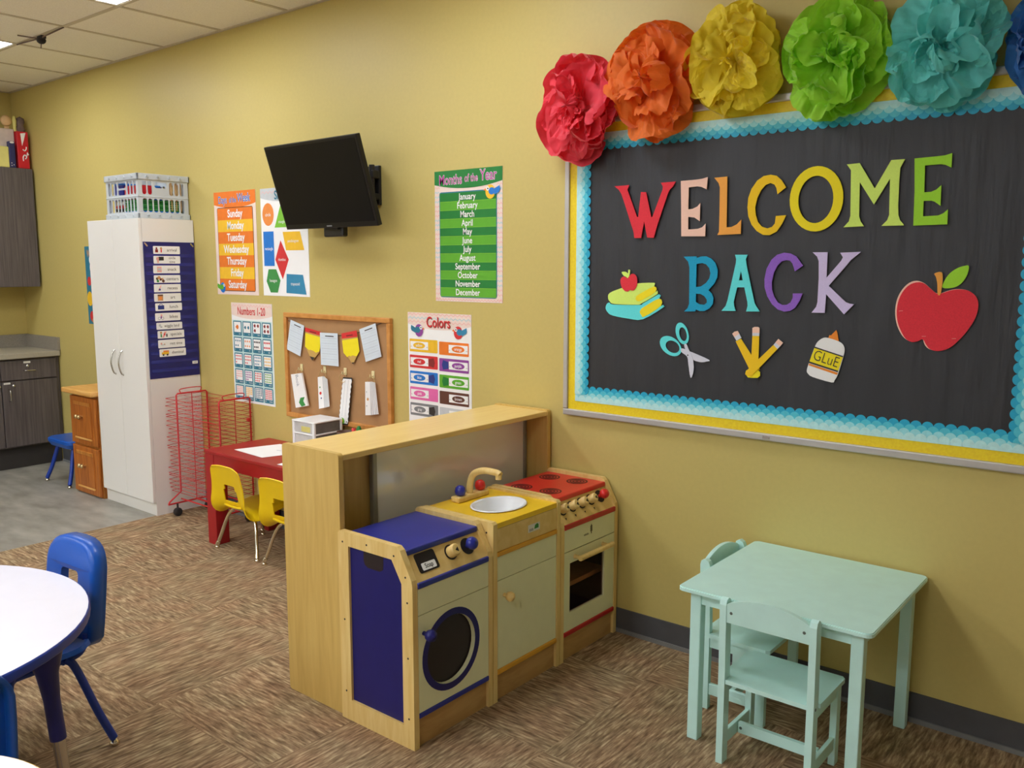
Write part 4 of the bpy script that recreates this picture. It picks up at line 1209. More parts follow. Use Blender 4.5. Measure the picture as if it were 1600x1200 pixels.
for i, (nm, key, side) in enumerate(TUBES):
    r = i//2
    a = x0+0.010 if side == 0 else x0+0.208
    b = a+0.188
    zt = 1.158-r*0.078-(0.004 if side else 0)
    m.flat([rrect(a, b, zt-0.062, zt, 0.004, 2)], f, 1, key)
    sx = 1 if side == 0 else -1
    cxx = (a+b)/2-sx*0.028
    m.flat([rect(cxx-0.060, cxx+0.060, zt-0.050, zt-0.012)], f, 2, 'paper')
    m.flat([disc(cxx, zt-0.031, 0.040, 0.015, 20)], f, 3, key if nm != 'white' else 'p_mint')
    m.word(nm, f, cxx, zt-0.031, 4, 0.020, 'paper' if nm != 'white' else 'p_teal', 0.008, 0.85)
    tx = cxx+sx*0.062
    m.flat([[(tx, zt-0.046), (tx+sx*0.034, zt-0.054), (tx+sx*0.042, zt-0.031), (tx+sx*0.034, zt-0.008), (tx, zt-0.016)]], f, 3, {'yellow': 'p_amber', 'red': 'p_maroon', 'blue': 'p_indigo', 'green': 'p_green', 'purple': 'p_indigo', 'gray': 'ink'}.get(nm, key))
    for s2 in (-1, 1):
        zigzag(m, f, cxx+s2*0.054-0.004, cxx+s2*0.054+0.004, zt-0.040, 0.004, 2, 0.0015, 3, 'ink')
m.flat([rect(x0+0.105, x0+0.145, 0.752, 0.772)], f, 1, 'ink')
tag(m.build('poster', loc=(-2.855, 0, z0)), 'white Colors poster with rows of paint tubes behind the room divider', 'poster')

# poster mostly hidden behind the tall cabinet
m = MB()
x0, x1, z0, z1 = -6.342, -5.94, 1.090, 1.640
f = sheet(m, x0, x1, z0, z1, 'p_teal')
for i, (a, b, r) in enumerate(((0.075, 1.545, 0.035), (0.09, 1.49, 0.045), (0.10, 1.42, 0.045), (0.10, 1.34, 0.045), (0.11, 1.26, 0.045), (0.12, 1.19, 0.045))):
    m.flat([disc(x0+a+0.02, b, r, r*1.1, 18)], f, 1+0.1*i, 'paper')
m.flat([rect(x0+0.105, x1-0.04, 1.16, 1.56)], f, 2, 'paper')
m.word('W', f, x0+0.055, 1.588, 2, 0.07, 'p_tan', 0.02, 0.7)
m.flat([disc(x0+0.048, 1.395, 0.028, 0.032, 16)], f, 3, 'p_red')
m.flat([disc(x0+0.042, 1.270, 0.040, 0.052, 16)], f, 3, 'p_yellow')
m.flat([disc(x0+0.062, 1.145, 0.034, 0.038, 16)], f, 3, 'p_red')
m.flat([disc(x0+0.072, 1.115, 0.016, 0.016, 10)], f, 4, 'p_tan')
tag(m.build('poster', loc=(-6.14, 0, z0)), 'teal poster mostly hidden behind the tall white cabinet', 'poster')

# ------------------------------------------------------------------ television and its wall mount
t = thing('television', 'flat black television tilted down on a wall bracket', 'television', (-3.4666, -0.1966, 1.8952))
t.rotation_euler = (0.29743, 0.0, -0.03307)
Wd, Hd = 0.364, 0.2125
m = MB()
m.rbox(-Wd, Wd, 0.0, 0.028, -Hd, Hd, 'tv_black', 0.004)
m.rbox(-0.27, 0.27, 0.0275, 0.052, -0.15, 0.13, 'tv_back', 0.012)
ob = m.build('housing')
ob.parent = t
m = MB()
m.box(-Wd+0.014, Wd-0.014, -0.0012, 0.0004, -Hd+0.026, Hd-0.014, 'tv_screen')
ob = m.build('screen')
ob.parent = t
m = MB()
m.box(-0.02, 0.02, -0.0014, 0.0, -Hd+0.008, -Hd+0.014, 'p_grey')
m.rbox(-0.05, 0.05, 0.004, 0.024, -Hd-0.010, -Hd+0.002, 'tv_black', 0.003)
ob = m.build('bezel_badge')
ob.parent = t
ORIGIN['television'] = Vector((0, 0, 0))
t = thing('wall_mount', 'black swivel bracket holding the television on the wall', 'bracket', (-3.30, -0.05, 1.83))
MB().rbox(-3.31, -3.23, -0.018, -0.0005, 1.80, 1.99, 'mount_black', 0.004).build('wall_plate', t)
m = MB().rbox(-3.32, -3.225, -0.062, -0.018, 1.925, 1.965, 'mount_black', 0.005)
m.rbox(-3.32, -3.225, -0.062, -0.018, 1.825, 1.855, 'mount_black', 0.005)
m.lathe([(0.014, 0), (0.014, 0.19)], 'mount_black', (-3.245, -0.05, 1.80), n=14)
m.build('pivot', t)
MB().rbox(-3.47, -3.25, -0.078, -0.052, 1.86, 1.93, 'mount_black', 0.005).build('arm', t)
MB().rbox(-3.56, -3.37, -0.108, -0.078, 1.80, 1.985, 'mount_black', 0.005).build('tv_plate', t)
MB().rbox(-3.545, -3.395, -0.112, -0.078, 1.650, 1.80, 'mount_black', 0.008).build('lower_bracket', t)

# ------------------------------------------------------------------ cork board with its banner and flip cards
t = thing('cork_board', 'wood framed cork board covered in brown kraft paper', 'notice board', (-3.60, 0, 0.665))
bx0, bx1, bz0, bz1 = -4.022, -3.168, 0.672, 1.252
MB().box(bx0+0.02, bx1-0.02, -0.010, -0.0005, bz0+0.02, bz1-0.02, 'kraft').build('backing', t)
m = MB()
m.rbox(bx0, bx1, -0.024, -0.0005, bz1-0.026, bz1, 'cork_frame', 0.004)
m.rbox(bx0, bx1, -0.024, -0.0005, bz0, bz0+0.026, 'cork_frame', 0.004)
m.rbox(bx0, bx0+0.026, -0.024, -0.0005, bz0+0.026, bz1-0.026, 'cork_frame', 0.004)
m.rbox(bx1-0.026, bx1, -0.024, -0.0005, bz0+0.026, bz1-0.026, 'cork_frame', 0.004)
m.build('frame', t)
f = on_wall(-0.0125)
t = thing('pencil_banner', 'string banner of white cards and yellow pencils across the cork board', 'banner', (-3.6, -0.013, 1.05))
pts = [(-3.215, 1.231), (-3.272, 1.2136), (-3.402, 1.1705), (-3.556, 1.1464), (-3.706, 1.1426), (-3.8505, 1.172), (-3.985, 1.208)]
MB().tube([(a, -0.0165, b) for a, b in pts], 0.0018, 'ink', 6).build('string', t)


def ruled(loop, f, m, w):
    """pale rules between the two long sides of a four-cornered card; corners top left, top right, bottom right, bottom left"""
    a, b, c, d = [Vector(p) for p in loop]
    for i in range(2, 12):
        k = i/12.5
        p, q = a.lerp(d, k), b.lerp(c, k)
        n = (d-a).normalized()*0.0008
        m.flat([[tuple(p+(q-p)*0.06), tuple(p+(q-p)*0.94), tuple(p+(q-p)*0.94+n), tuple(p+(q-p)*0.06+n)]], f, w, 'ink_soft' if i % 2 == 0 else 'p_lightgrey')
    p, q = a.lerp(d, 0.085), b.lerp(c, 0.085)
    n = (d-a).normalized()*0.005
    m.flat([[tuple(p+(q-p)*0.3), tuple(p+(q-p)*0.78), tuple(p+(q-p)*0.78+n), tuple(p+(q-p)*0.3+n)]], f, w, 'ink')


for k in ('card0', 'card1', 'card2'):
    m = MB().prism(TR[k], f, 0.008, 0.0092, 'paper_blue')
    ruled(TR[k][0], f, m, 0.0097)
    m.build('note_card', t)
for k in ('pen0', 'pen1'):
    m = MB().prism(TR[k], f, 0.006, 0.0072, 'pencil_wood')
    m.flat(TR[k+'_red'], f, 0.0078, 'p_red')
    m.flat(TR[k+'_yel'], f, 0.0078, 'felt_yellow')
    m.flat(TR[k+'_tip'], f, 0.0078, 'ink')
    q = TR[k+'_red'][0]
    a, b, c, d = [Vector(p) for p in q]
    p, r = a.lerp(d, 0.5), b.lerp(c, 0.5)
    n = (d-a).normalized()*0.006
    m.flat([[tuple(p.lerp(r, 0.3)), tuple(p.lerp(r, 0.72)), tuple(p.lerp(r, 0.72)+n), tuple(p.lerp(r, 0.3)+n)]], f, 0.0084, 'p_maroon')
    m.build('pencil_card', t)

hooks = [(-3.884, 0.9543), (-3.687, 0.957), (-3.521, 0.9596), (-3.306, 0.9599)]
labs = ['ring of white flip cards with a green arrow, leftmost on the cork board', 'narrow ring of flip cards with small red and blue pictures on the cork board',
        'long white scallop edged strip with a green dot hanging off the cork board', 'thick fanned ring of white flip cards, rightmost on the cork board']
for i, (hx, hz) in enumerate(hooks):
    m = MB().rbox(hx-0.011, hx+0.011, -0.016, -0.0103, hz-0.018, hz+0.02, 'hook_clear', 0.003)
    m.tube(smooth_path([(hx, -0.016, hz-0.004), (hx, -0.030, hz-0.012), (hx, -0.034, hz-0.004), (hx, -0.034, hz+0.004)]), 0.003, 'hook_clear', 6)
    tag(m.build('adhesive_hook', loc=(hx, -0.0103, hz)), ['small clear hook above the green arrow flip cards', 'small clear hook above the narrow flip cards', 'small clear hook above the long scalloped strip', 'small clear hook above the thick fanned flip cards'][i], 'hook', 'hooks on the cork board')
    t = thing('flip_cards', labs[i], 'flip cards', (hx, -0.03, 0.75), 'flip card sets on the cork board')
    rz = hz-0.030
    MB().tube([(hx+0.022*math.sin(a), -0.030+0.004*math.sin(a), rz+0.024*math.cos(a)) for a in [2*math.pi*j/20 for j in range(20)]], 0.0014, 'brass', 6, closed=True).build('ring', t)
    g = on_wall(-0.026)
    if i == 0:
        m = MB().prism(TR['flip0'], g, 0.0, 0.009, 'paper')
        m.flat(TR['flip0_green'], g, 0.0096, 'p_dgreen')
        a, b, c, d = [Vector(p) for p in TR['flip0'][0]]
        ang = math.atan2((d-a).y, (d-a).x)
        p = a.lerp(b, 0.52)+(d-a)*0.2
        m.word('Book', g, p.x, p.y, 0.0096, 0.034, 'ink_soft', 0.0, 0.9, ang)
    elif i == 2:
        a, b, c, d = [Vector(p) for p in TR['flip2'][0]]
        loop = []
        K = 18
        for j in range(K+1):
            p = a.lerp(d, j/K)
            loop.append(tuple(p+(b-a).normalized()*(-0.003 if j % 2 else 0.002)))
        for j in range(K, -1, -1):
            p = b.lerp(c, j/K)
            loop.append(tuple(p+(b-a).normalized()*(0.003 if j % 2 else -0.002)))
        m = MB().prism([loop], g, 0.0, 0.0015, 'ink')
        c0 = Vector((sum(p[0] for p in loop)/len(loop), sum(p[1] for p in loop)/len(loop)))
        m.flat([[tuple(c0+(Vector(p)-c0)*0.94) for p in loop]], g, 0.0021, 'paper')
        for k in (0.3, 0.65):
            p, q = a.lerp(b, k), d.lerp(c, k)
            m.flat([[tuple(p.lerp(q, 0.05)), tuple(p.lerp(q, 0.82)), tuple(p.lerp(q, 0.82)+Vector((0.0012, 0))), tuple(p.lerp(q, 0.05)+Vector((0.0012, 0)))]], g, 0.0027, 'ink_soft')
        p = d.lerp(c, 0.4)+(a-d)*0.08
        m.flat([disc(p.x, p.y, 0.017, None, 18)], g, 0.0027, 'p_green3')
        m.flat([disc(p.x, p.y, 0.007, None, 12)], g, 0.0033, 'felt_yellow')
        p = d.lerp(c, 0.88)+(a-d)*0.07
        m.flat([disc(p.x, p.y, 0.004, None, 8)], g, 0.0027, 'ink')
        m.flat([disc(p.x-0.003, p.y-0.014, 0.004, None, 8)], g, 0.0027, 'ink')
    else:
        key = 'flip%d' % i
        a, b, c, d = [Vector(p) for p in TR[key][0]]
        e, fz = Vector(TR[key+'b'][0][1]), Vector(TR[key+'b'][0][2])
        m = MB()
        # front card faces left, the rest of the stack fans back to the right edge
        for j in range(9):
            k = j/8
            top0, top1 = a.lerp(b, k), b.lerp(e, k)
            bot0, bot1 = d.lerp(c, k), c.lerp(fz, k)
            y0 = -0.042+0.012*k
            y1 = y0+0.003
            th = 0.0012
            vs = [(top0.x, y0, top0.y), (top1.x, y1, top1.y), (bot1.x, y1, bot1.y), (bot0.x, y0, bot0.y)]
            vs += [(x, y+th, z) for x, y, z in vs]
            m.add(vs, [(0, 1, 2, 3), (7, 6, 5, 4), (0, 4, 5, 1), (1, 5, 6, 2), (2, 6, 7, 3), (3, 7, 4, 0)], 'paper' if j % 2 == 0 else 'p_lightgrey')
        def on_front(u, v, w):
            p = a.lerp(b, u).lerp(d.lerp(c, u), v)
            return (p.x, -0.042+0.003*u-0.0008, p.y)
        for (u, v, r, key2) in (((0.4, 0.33, 0.12, 'p_dgreen'), (0.45, 0.52, 0.22, 'p_red'), (0.55, 0.68, 0.12, 'p_indigo')) if i == 1 else ((0.5, 0.52, 0.2, 'p_tan'), (0.3, 0.3, 0.08, 'ink_soft'), (0.3, 0.72, 0.08, 'ink_soft'))):
            m.flat([disc(u, v, r, r*0.22, 10)], on_front, 0, key2)
    m.build('cards', t)
# ------------------------------------------------------------------ the big bulletin board
BX0, BX1, BZ0, BZ1 = -2.119, -0.344, 0.889, 2.088
t = thing('bulletin_board', 'big bulletin board in black paper with yellow and teal scalloped borders', 'bulletin board', (-1.23, 0, BZ0))
MB().box(BX0+0.012, BX1-0.012, -0.012, -0.0005, BZ0+0.012, BZ1-0.012, 'board_black').build('backing_paper', t)
m = MB()
F = 'aluminium'
m.rbox(BX0, BX1, -0.024, -0.0005, BZ1-0.026, BZ1, F, 0.004)
m.rbox(BX0, BX1, -0.024, -0.0005, BZ0, BZ0+0.026, F, 0.004)
m.rbox(BX0, BX0+0.022, -0.024, -0.0005, BZ0+0.026, BZ1-0.026, F, 0.004)
m.rbox(BX1-0.022, BX1, -0.024, -0.0005, BZ0+0.026, BZ1-0.026, F, 0.004)
m.build('frame', t)
MB().rbox(-1.238, -1.212, -0.0255, -0.0242, 0.896, 0.908, 'steel', 0.0005, 1).build('maker_plate', t)
f = on_wall(-0.0125)
ix0, ix1, iz0, iz1 = BX0+0.022, BX1-0.022, BZ0+0.026, BZ1-0.026
YW = 0.042
for r in (rect(ix0, ix1, iz0, iz0+YW), rect(ix0, ix1, iz1-YW, iz1), rect(ix0, ix0+YW, iz0+YW, iz1-YW), rect(ix1-YW, ix1, iz0+YW, iz1-YW)):
    MB().prism([r], f, 0.0, 0.0015, 'border_yellow').build('yellow_border', t)


def scallops(u0, u1, v0, axis, sign, lift):
    """strip of overlapping round scales; u runs along the strip, v0 is its outer edge, tips point along sign"""
    g = (lambda u, v, w: f(u, v, w)) if axis == 'x' else (lambda u, v, w: f(v, u, w))
    m = MB()
    P = 0.034
    n = int((u1-u0)/P)
    P = (u1-u0)/n
    r = P*0.52
    rows = [(0.049, 'scale_0', 0.0), (0.035, 'scale_1', 0.5), (0.021, 'scale_2', 0.0), (0.008, 'scale_3', 0.5)]
    for k, (d, key, sh) in enumerate(rows):
        for i in range(n+1):
            u = u0+(i+(0.5 if sh == 0.0 else 0.0))*P
            if u > u1+0.001:
                continue
            a, b = max(u0, u-r), min(u1, u+r)
            top = disc(u, v0+sign*d, r, r, 10, 0 if sign > 0 else 180, 180 if sign > 0 else 360)
            pts = [(min(max(p[0], a), b), p[1]) for p in top]
            if sign > 0:
                loop = [(b, v0), ] + pts + [(a, v0)]
            else:
                loop = [(a, v0), ] + pts + [(b, v0)]
            m.flat([loop], g, lift+0.0006*k, key)
    m.build('scalloped_border', t)


o = YW-0.006
scallops(ix0+o, ix1-o, iz0+o, 'x', 1, 0.0022)
scallops(ix0+o, ix1-o, iz1-o, 'x', -1, 0.0022)
scallops(iz0+o+0.03, iz1-o, ix0+o, 'z', 1, 0.0048)
scallops(iz0+o+0.03, iz1-o, ix1-o, 'z', -1, 0.0048)

# felt letters and paper cut-outs pinned on the black paper
LET = [('W', 'letter', 'felt_red', 'red letter W of the word WELCOME'), ('E', 'letter', 'felt_peach', 'peach letter E, second letter of WELCOME'),
       ('L', 'letter', 'felt_orange', 'orange letter L of the word WELCOME'), ('C', 'letter', 'felt_gold', 'golden yellow letter C of the word WELCOME'),
       ('O', 'letter', 'felt_yellow', 'bright yellow letter O of the word WELCOME'), ('M', 'letter', 'felt_lime', 'pale lime letter M of the word WELCOME'),
       ('E.001', 'letter', 'felt_green', 'green letter E at the end of WELCOME'), ('B', 'letter', 'felt_teal', 'teal blue letter B of the word BACK'),
       ('A', 'letter', 'felt_aqua', 'pale aqua letter A of the word BACK'), ('C.001', 'letter', 'felt_purple', 'purple letter C of the word BACK'),
       ('K', 'letter', 'felt_lavender', 'lavender letter K at the end of BACK')]
for key, nm, mt, lab in LET:
    m = MB()
    loops = TR[key]
    if key in ('C', 'C.001', 'B'):
        pass
    m.prism(loops, f, 0.0055, 0.0085, mt)
    ux = sum(p[0] for p in loops[0])/len(loops[0])
    uz = min(p[1] for p in loops[0])
    tag(m.build('felt_letter', loc=(ux, -0.018, uz)), lab, 'letter', 'letters of WELCOME BACK')

t = thing('book_cutout', 'paper cutout of two stacked books with a small red apple on top', 'cutout', (-1.86, -0.018, 1.33))
R_ = lambda k: [round_loop(TR[k][0])]
MB().prism(R_('books_lower'), f, 0.003, 0.0045, 'felt_aqua').flat(R_('books_lower_pages'), f, 0.0051, 'felt_yellow').build('lower_book', t, )
MB().prism(R_('books_upper'), f, 0.005, 0.0065, 'felt_lime').flat(R_('books_upper_pages'), f, 0.0071, 'felt_yellow').build('upper_book', t)
MB().prism(R_('books_leaf'), f, 0.0072, 0.0082, 'felt_lime').build('leaf', t)
MB().prism(R_('books_apple'), f, 0.0072, 0.009, 'felt_red').build('apple', t)
t = thing('scissors_cutout', 'paper cutout of open scissors with aqua handles', 'cutout', (-1.66, -0.018, 1.13))
MB().prism(TR['sc_handle1'], f, 0.003, 0.0045, 'felt_aqua').build('handle', t)
MB().prism(TR['sc_handle2'], f, 0.003, 0.0045, 'felt_aqua').build('handle', t)
MB().prism(R_('sc_blade1'), f, 0.0046, 0.0056, 'felt_silver').build('blade', t)
m = MB().prism(R_('sc_blade2'), f, 0.0057, 0.0067, 'felt_silver')
c = [sum(p[i] for p in TR['sc_blade2'][0])/len(TR['sc_blade2'][0]) for i in (0, 1)]
m.flat([disc(c[0]-0.004, c[1]+0.02, 0.0028, None, 10)], f, 0.0072, 'ink')
m.build('blade', t)
labs = ['yellow pencil cutout leaning left in the bunch of three', 'upright yellow pencil cutout in the middle of the bunch of three', 'yellow pencil cutout leaning right across the other two']
for i in range(3):
    p = TR['pc_%d' % i][0]
    t = thing('pencil_cutout', labs[i], 'cutout', (p[0][0], -0.018, min(q[1] for q in p)), 'pencil cutouts on the bulletin board')
    w = 0.003+0.0022*i
    MB().prism(TR['pc_%d' % i], f, w, w+0.0014, ('felt_gold', 'felt_gold', 'felt_gold')[i]).build('barrel', t)
    MB().prism(TR['pc_%de' % i], f, w, w+0.0016, 'felt_peach').build('eraser', t)
    MB().prism(TR['pc_%df' % i], f, w, w+0.0017, 'felt_silver').build('ferrule', t)
    if i == 2:
        MB().prism(TR['pc_tips'], f, w-0.0012, w-0.0002, 'felt_yellow').build('sharpened_tip', t)
        q = TR['pc_tips'][0]
        m = MB()
        zb = min(a[1] for a in q)
        for a in (q[-1], q[5]):
            m.tube([f(a[0], a[1], 0.004), f(a[0]-0.004, a[1]-0.028, 0.004)], 0.0009, 'ink', 5)
        m.build('string_end', t)
t = thing('glue_cutout', 'white glue bottle cutout with a yellow label reading GLUE', 'cutout', (-1.03, -0.018, 1.13))
MB().prism(R_('gl_body'), f, 0.0042, 0.0058, 'paper').build('bottle', t)
MB().prism(TR['gl_tip'], f, 0.003, 0.0041, 'felt_orange_deep').build('nozzle', t)
m = MB().prism(TR['gl_label'], f, 0.006, 0.0068, 'felt_yellow')
m.flat(TR['gl_orange'], f, 0.0064, 'felt_orange_deep')
m.flat(TR['gl_line1'], f, 0.0075, 'ink')
m.flat(TR['gl_line2'], f, 0.0075, 'ink')
a, b, c, d = [Vector(p) for p in TR['gl_label'][0]]
p = (a+b+c+d)/4
ang = math.atan2((b-a).y, (b-a).x)
m.word('GLuE', f, p.x, p.y, 0.0080, 0.052, 'ink', -0.012, 0.78, ang)
m.build('label', t)
t = thing('apple_cutout', 'large red felt apple cutout on the right of the board', 'cutout', (-0.75, -0.018, 1.2))
MB().prism(R_('ap_back'), f, 0.003, 0.0044, 'felt_peach').build('peach_backing', t)
m = MB().prism(R_('ap_front'), f, 0.0046, 0.0066, 'felt_red')
q = TR['ap_front'][0]
cc = Vector((sum(p[0] for p in q)/len(q), sum(p[1] for p in q)/len(q)))
for k in (7, 13, 18):
    p = Vector(q[k]).lerp(cc, 0.12)
    m.flat([[(p.x-0.006, p.y), (p.x+0.006, p.y+0.001), (p.x+0.006, p.y+0.002), (p.x-0.006, p.y+0.001)]], f, 0.0072, 'felt_peach')
m.build('apple', t)
MB().prism(R_('ap_stem'), f, 0.0068, 0.0082, 'felt_orange').build('stem', t)
MB().prism(R_('ap_leaf'), f, 0.0048, 0.0062, 'felt_green').build('leaf', t)


# ------------------------------------------------------------------ tissue paper pom-poms along the top of the board
def pompom(R, depth, seed, mt, sx=1.0):
    """open tissue flower: nested crumpled sheets gathered at the centre, facing -y"""
    rnd = random.Random(seed)
    m = MB()
    rings = [(16, 3, 0.66), (34, 3, 0.84), (52, 4, 0.93), (70, 5, 1.0), (87, 6, 1.0), (102, 6, 0.97)]
    for ri, (th0, n, rr) in enumerate(rings):
        ph = rnd.uniform(0, 6.28)
        for i in range(n):
            a0 = ph+2*math.pi*i/n+rnd.uniform(-0.25, 0.25)
            half = math.pi/n*rnd.uniform(1.2, 1.6)
            tilt = rnd.uniform(-10, 10)
            L = R*rr*rnd.uniform(0.88, 1.06)
            curl = rnd.uniform(-0.75, 0.25)
            fold = rnd.uniform(-1.6, 1.6)
            k1, k2 = rnd.uniform(1.4, 2.4), rnd.uniform(3.0, 5.0)
            p1, p2 = (rnd.uniform(0, 6.28) for _ in range(2))
            o = Vector((rnd.uniform(-50, 50), rnd.uniform(-50, 50), rnd.uniform(-50, 50)))
            NU, NV = 26, 18
            vs, fs = [], []
            for v in range(NV+1):
                s = v/NV
                for u in range(NU+1):
                    q = -1+2*u/NU
                    edge = 1-0.20*abs(q)**3+0.05*noise.noise(Vector((q*1.6, 0, 0))+o)+0.02*noise.noise(Vector((q*5, 3, 0))+o)
                    r = L*s*edge
                    # big soft folds, then crumple facets
                    ruff = s*s*(0.20*math.sin(q*k1*1.6+p1)+0.10*math.sin(q*k2+p2-s*1.5))
                    c = abs(noise.noise(Vector((q*2.6, s*2.6, 0))+o))+0.5*abs(noise.noise(Vector((q*5.5, s*5.5, 7))+o))
                    ruff += (c-0.3)*0.30*s
                    lip = max(0.0, (s-0.80)/0.20)
                    th = math.radians(th0+tilt)+ruff+curl*s*s*0.6-0.30*(1-s)+fold*0.30*lip*lip*(0.5+0.5*math.sin(q*2.2+p2))
                    az = a0+half*q*(0.30+0.70*s)+0.06*noise.noise(Vector((q*2, s*3, 11))+o)
                    x = r*math.sin(th)*math.cos(az)*sx
                    z = r*math.sin(th)*math.sin(az)
                    y = -r*math.cos(th)*depth
                    vs.append((x, min(y, 0.030+0.004*y), z))
            for v in range(NV):
                for u in range(NU):
                    a = v*(NU+1)+u
                    fs.append((a, a+1, a+NU+2, a+NU+1))
            m.add(vs, fs, mt, (i % 2 == 0))
    return m


POM = [('red', -2.012, 2.116, 0.218, 0.62, 11, 'crinkled red tissue paper pom-pom at the left corner of the bulletin board'),
       ('orange', -1.691, 2.182, 0.226, 0.66, 5, 'crinkled orange tissue paper pom-pom, second from the left on the board'),
       ('yellow', -1.368, 2.204, 0.205, 0.66, 23, 'crinkled yellow tissue paper pom-pom between the orange and green ones'),
       ('green', -1.024, 2.176, 0.212, 0.70, 31, 'crinkled lime green tissue paper pom-pom above the board'),
       ('teal', -0.705, 2.150, 0.195, 0.75, 47, 'crinkled teal tissue paper pom-pom right of the green one'),
       ('blue', -0.395, 2.125, 0.19, 0.75, 53, 'dark blue tissue paper pom-pom cut by the right edge of the photo')]
for nm, x, z, R, dp, sd, lab in POM:
    m = pompom(R, dp, sd, 'tissue_'+nm, 0.88)
    o = m.build('tissue_pompom', loc=(0, 0, 0), fix=False)
    o.location = (x, -0.062, z)
    tag(o, lab, 'paper flower', 'tissue paper flowers along the board top')
# ------------------------------------------------------------------ wooden room divider (low shelf turned to the play kitchen)
DX0, DX1, DY0, DY1, DH = -2.492, -2.192, -1.170, -0.010, 0.900
t = thing('room_divider', 'low birch plywood room divider standing out from the wall', 'divider', (-2.34, -0.59, 0))
m = MB()
m.prism([rrect(DX0, DX1, 0.0, DH, 0.012, 3)], lambda u, v, w: (u, DY0+w, v), 0.0, 0.02, 'birch')
m.build('side_panel', t)
MB().prism([rrect(DX0, DX1, 0.0, DH, 0.012, 3)], lambda u, v, w: (u, DY1-0.02+w, v), 0.0, 0.02, 'birch').build('side_panel', t)
MB().rbox(DX0+0.006, DX1-0.004, DY0+0.0205, DY1-0.0205, DH-0.026, DH-0.006, 'birch_top', 0.002, 1).build('top', t)
MB().box(DX0+0.01, -2.325, DY0+0.0205, DY1-0.0205, 0.02, DH-0.0265, 'birch').build('back_panel', t)
MB().box(-2.3245, DX1-0.006, DY0+0.0205, DY1-0.0205, 0.02, 0.04, 'birch').build('bottom_shelf', t)

# framed acrylic sheet standing in the divider's open side
t = thing('acrylic_sheet', 'framed grey acrylic mirror sheet behind the play sink', 'mirror panel', (-2.31, -0.47, 0.04))
PY0, PY1, PZ0, PZ1 = -0.925, -0.034, 0.0405, 0.868
MB().box(-2.322, -2.305, PY0+0.015, PY1-0.015, PZ0+0.015, PZ1-0.015, 'plexi').build('sheet', t)
m = MB()
for r in ((PY0, PY0+0.022, PZ0, PZ1), (PY1-0.022, PY1, PZ0, PZ1), (PY0+0.022, PY1-0.022, PZ1-0.022, PZ1), (PY0+0.022, PY1-0.022, PZ0, PZ0+0.022)):
    m.rbox(-2.3235, -2.300, r[0], r[1], r[2], r[3], 'panel_frame', 0.003, 1)
m.build('frame', t)

# ------------------------------------------------------------------ the three play kitchen units
KX0, KX1, KH = -2.190, -1.845, 0.645


def fx(x):
    return lambda u, v, w: (x+w, u, v)


def side_profile(cut=True):
    if cut:
        return [(KX0, 0.0), (KX1, 0.0), (KX1, 0.535), (KX1-0.004, 0.553), (-1.898, 0.640), (-1.912, 0.650), (KX0+0.008, 0.650), (KX0, 0.642)]
    return [(KX0, 0.0), (KX1, 0.0), (KX1, 0.640), (KX1-0.008, 0.648), (KX0+0.008, 0.648), (KX0, 0.640)]


# slanted control face: from the foot (KX1, .54) up to (-1.905, .638)
SA = Vector((-1.852, 0.546))
SB = Vector((-1.908, 0.632))
SN = Vector(((SB-SA).y, -(SB-SA).x)).normalized()


def slope(u, v, w):
    """u along y, v up the slanted face (metres), w out of it"""
    d = (SB-SA).normalized()
    p = SA+d*v+SN*w
    return (p.x, u, p.y)


def knob(parent, y, v, r, h, key, name='knob', arrow=True, ring=True):
    if ring:
        MB().prism([disc(y, v, r*1.28, None, 24)], slope, 0.0008, 0.0022, 'play_black').build('dial_ring', parent)
    c = slope(y, v, 0.002)
    ax = (SN.x, 0, SN.y)
    m = MB()
    if key in ('play_blue', 'play_red'):
        m.lathe([(0.008, 0), (0.008, 0.012), (r*0.8, 0.014), (r, 0.022), (r*0.96, 0.032), (r*0.7, 0.040), (0.0, 0.043)], key, c, ax, 20)
    else:
        m.lathe([(r, 0), (r, h-0.004), (r-0.004, h)], key, c, ax, 24)
        m.prism([[(y-0.006, v-0.002), (y+0.007, v+0.006), (y+0.007, v-0.010)]], slope, h+0.0022, h+0.003, 'play_black')
    m.build(name, parent)


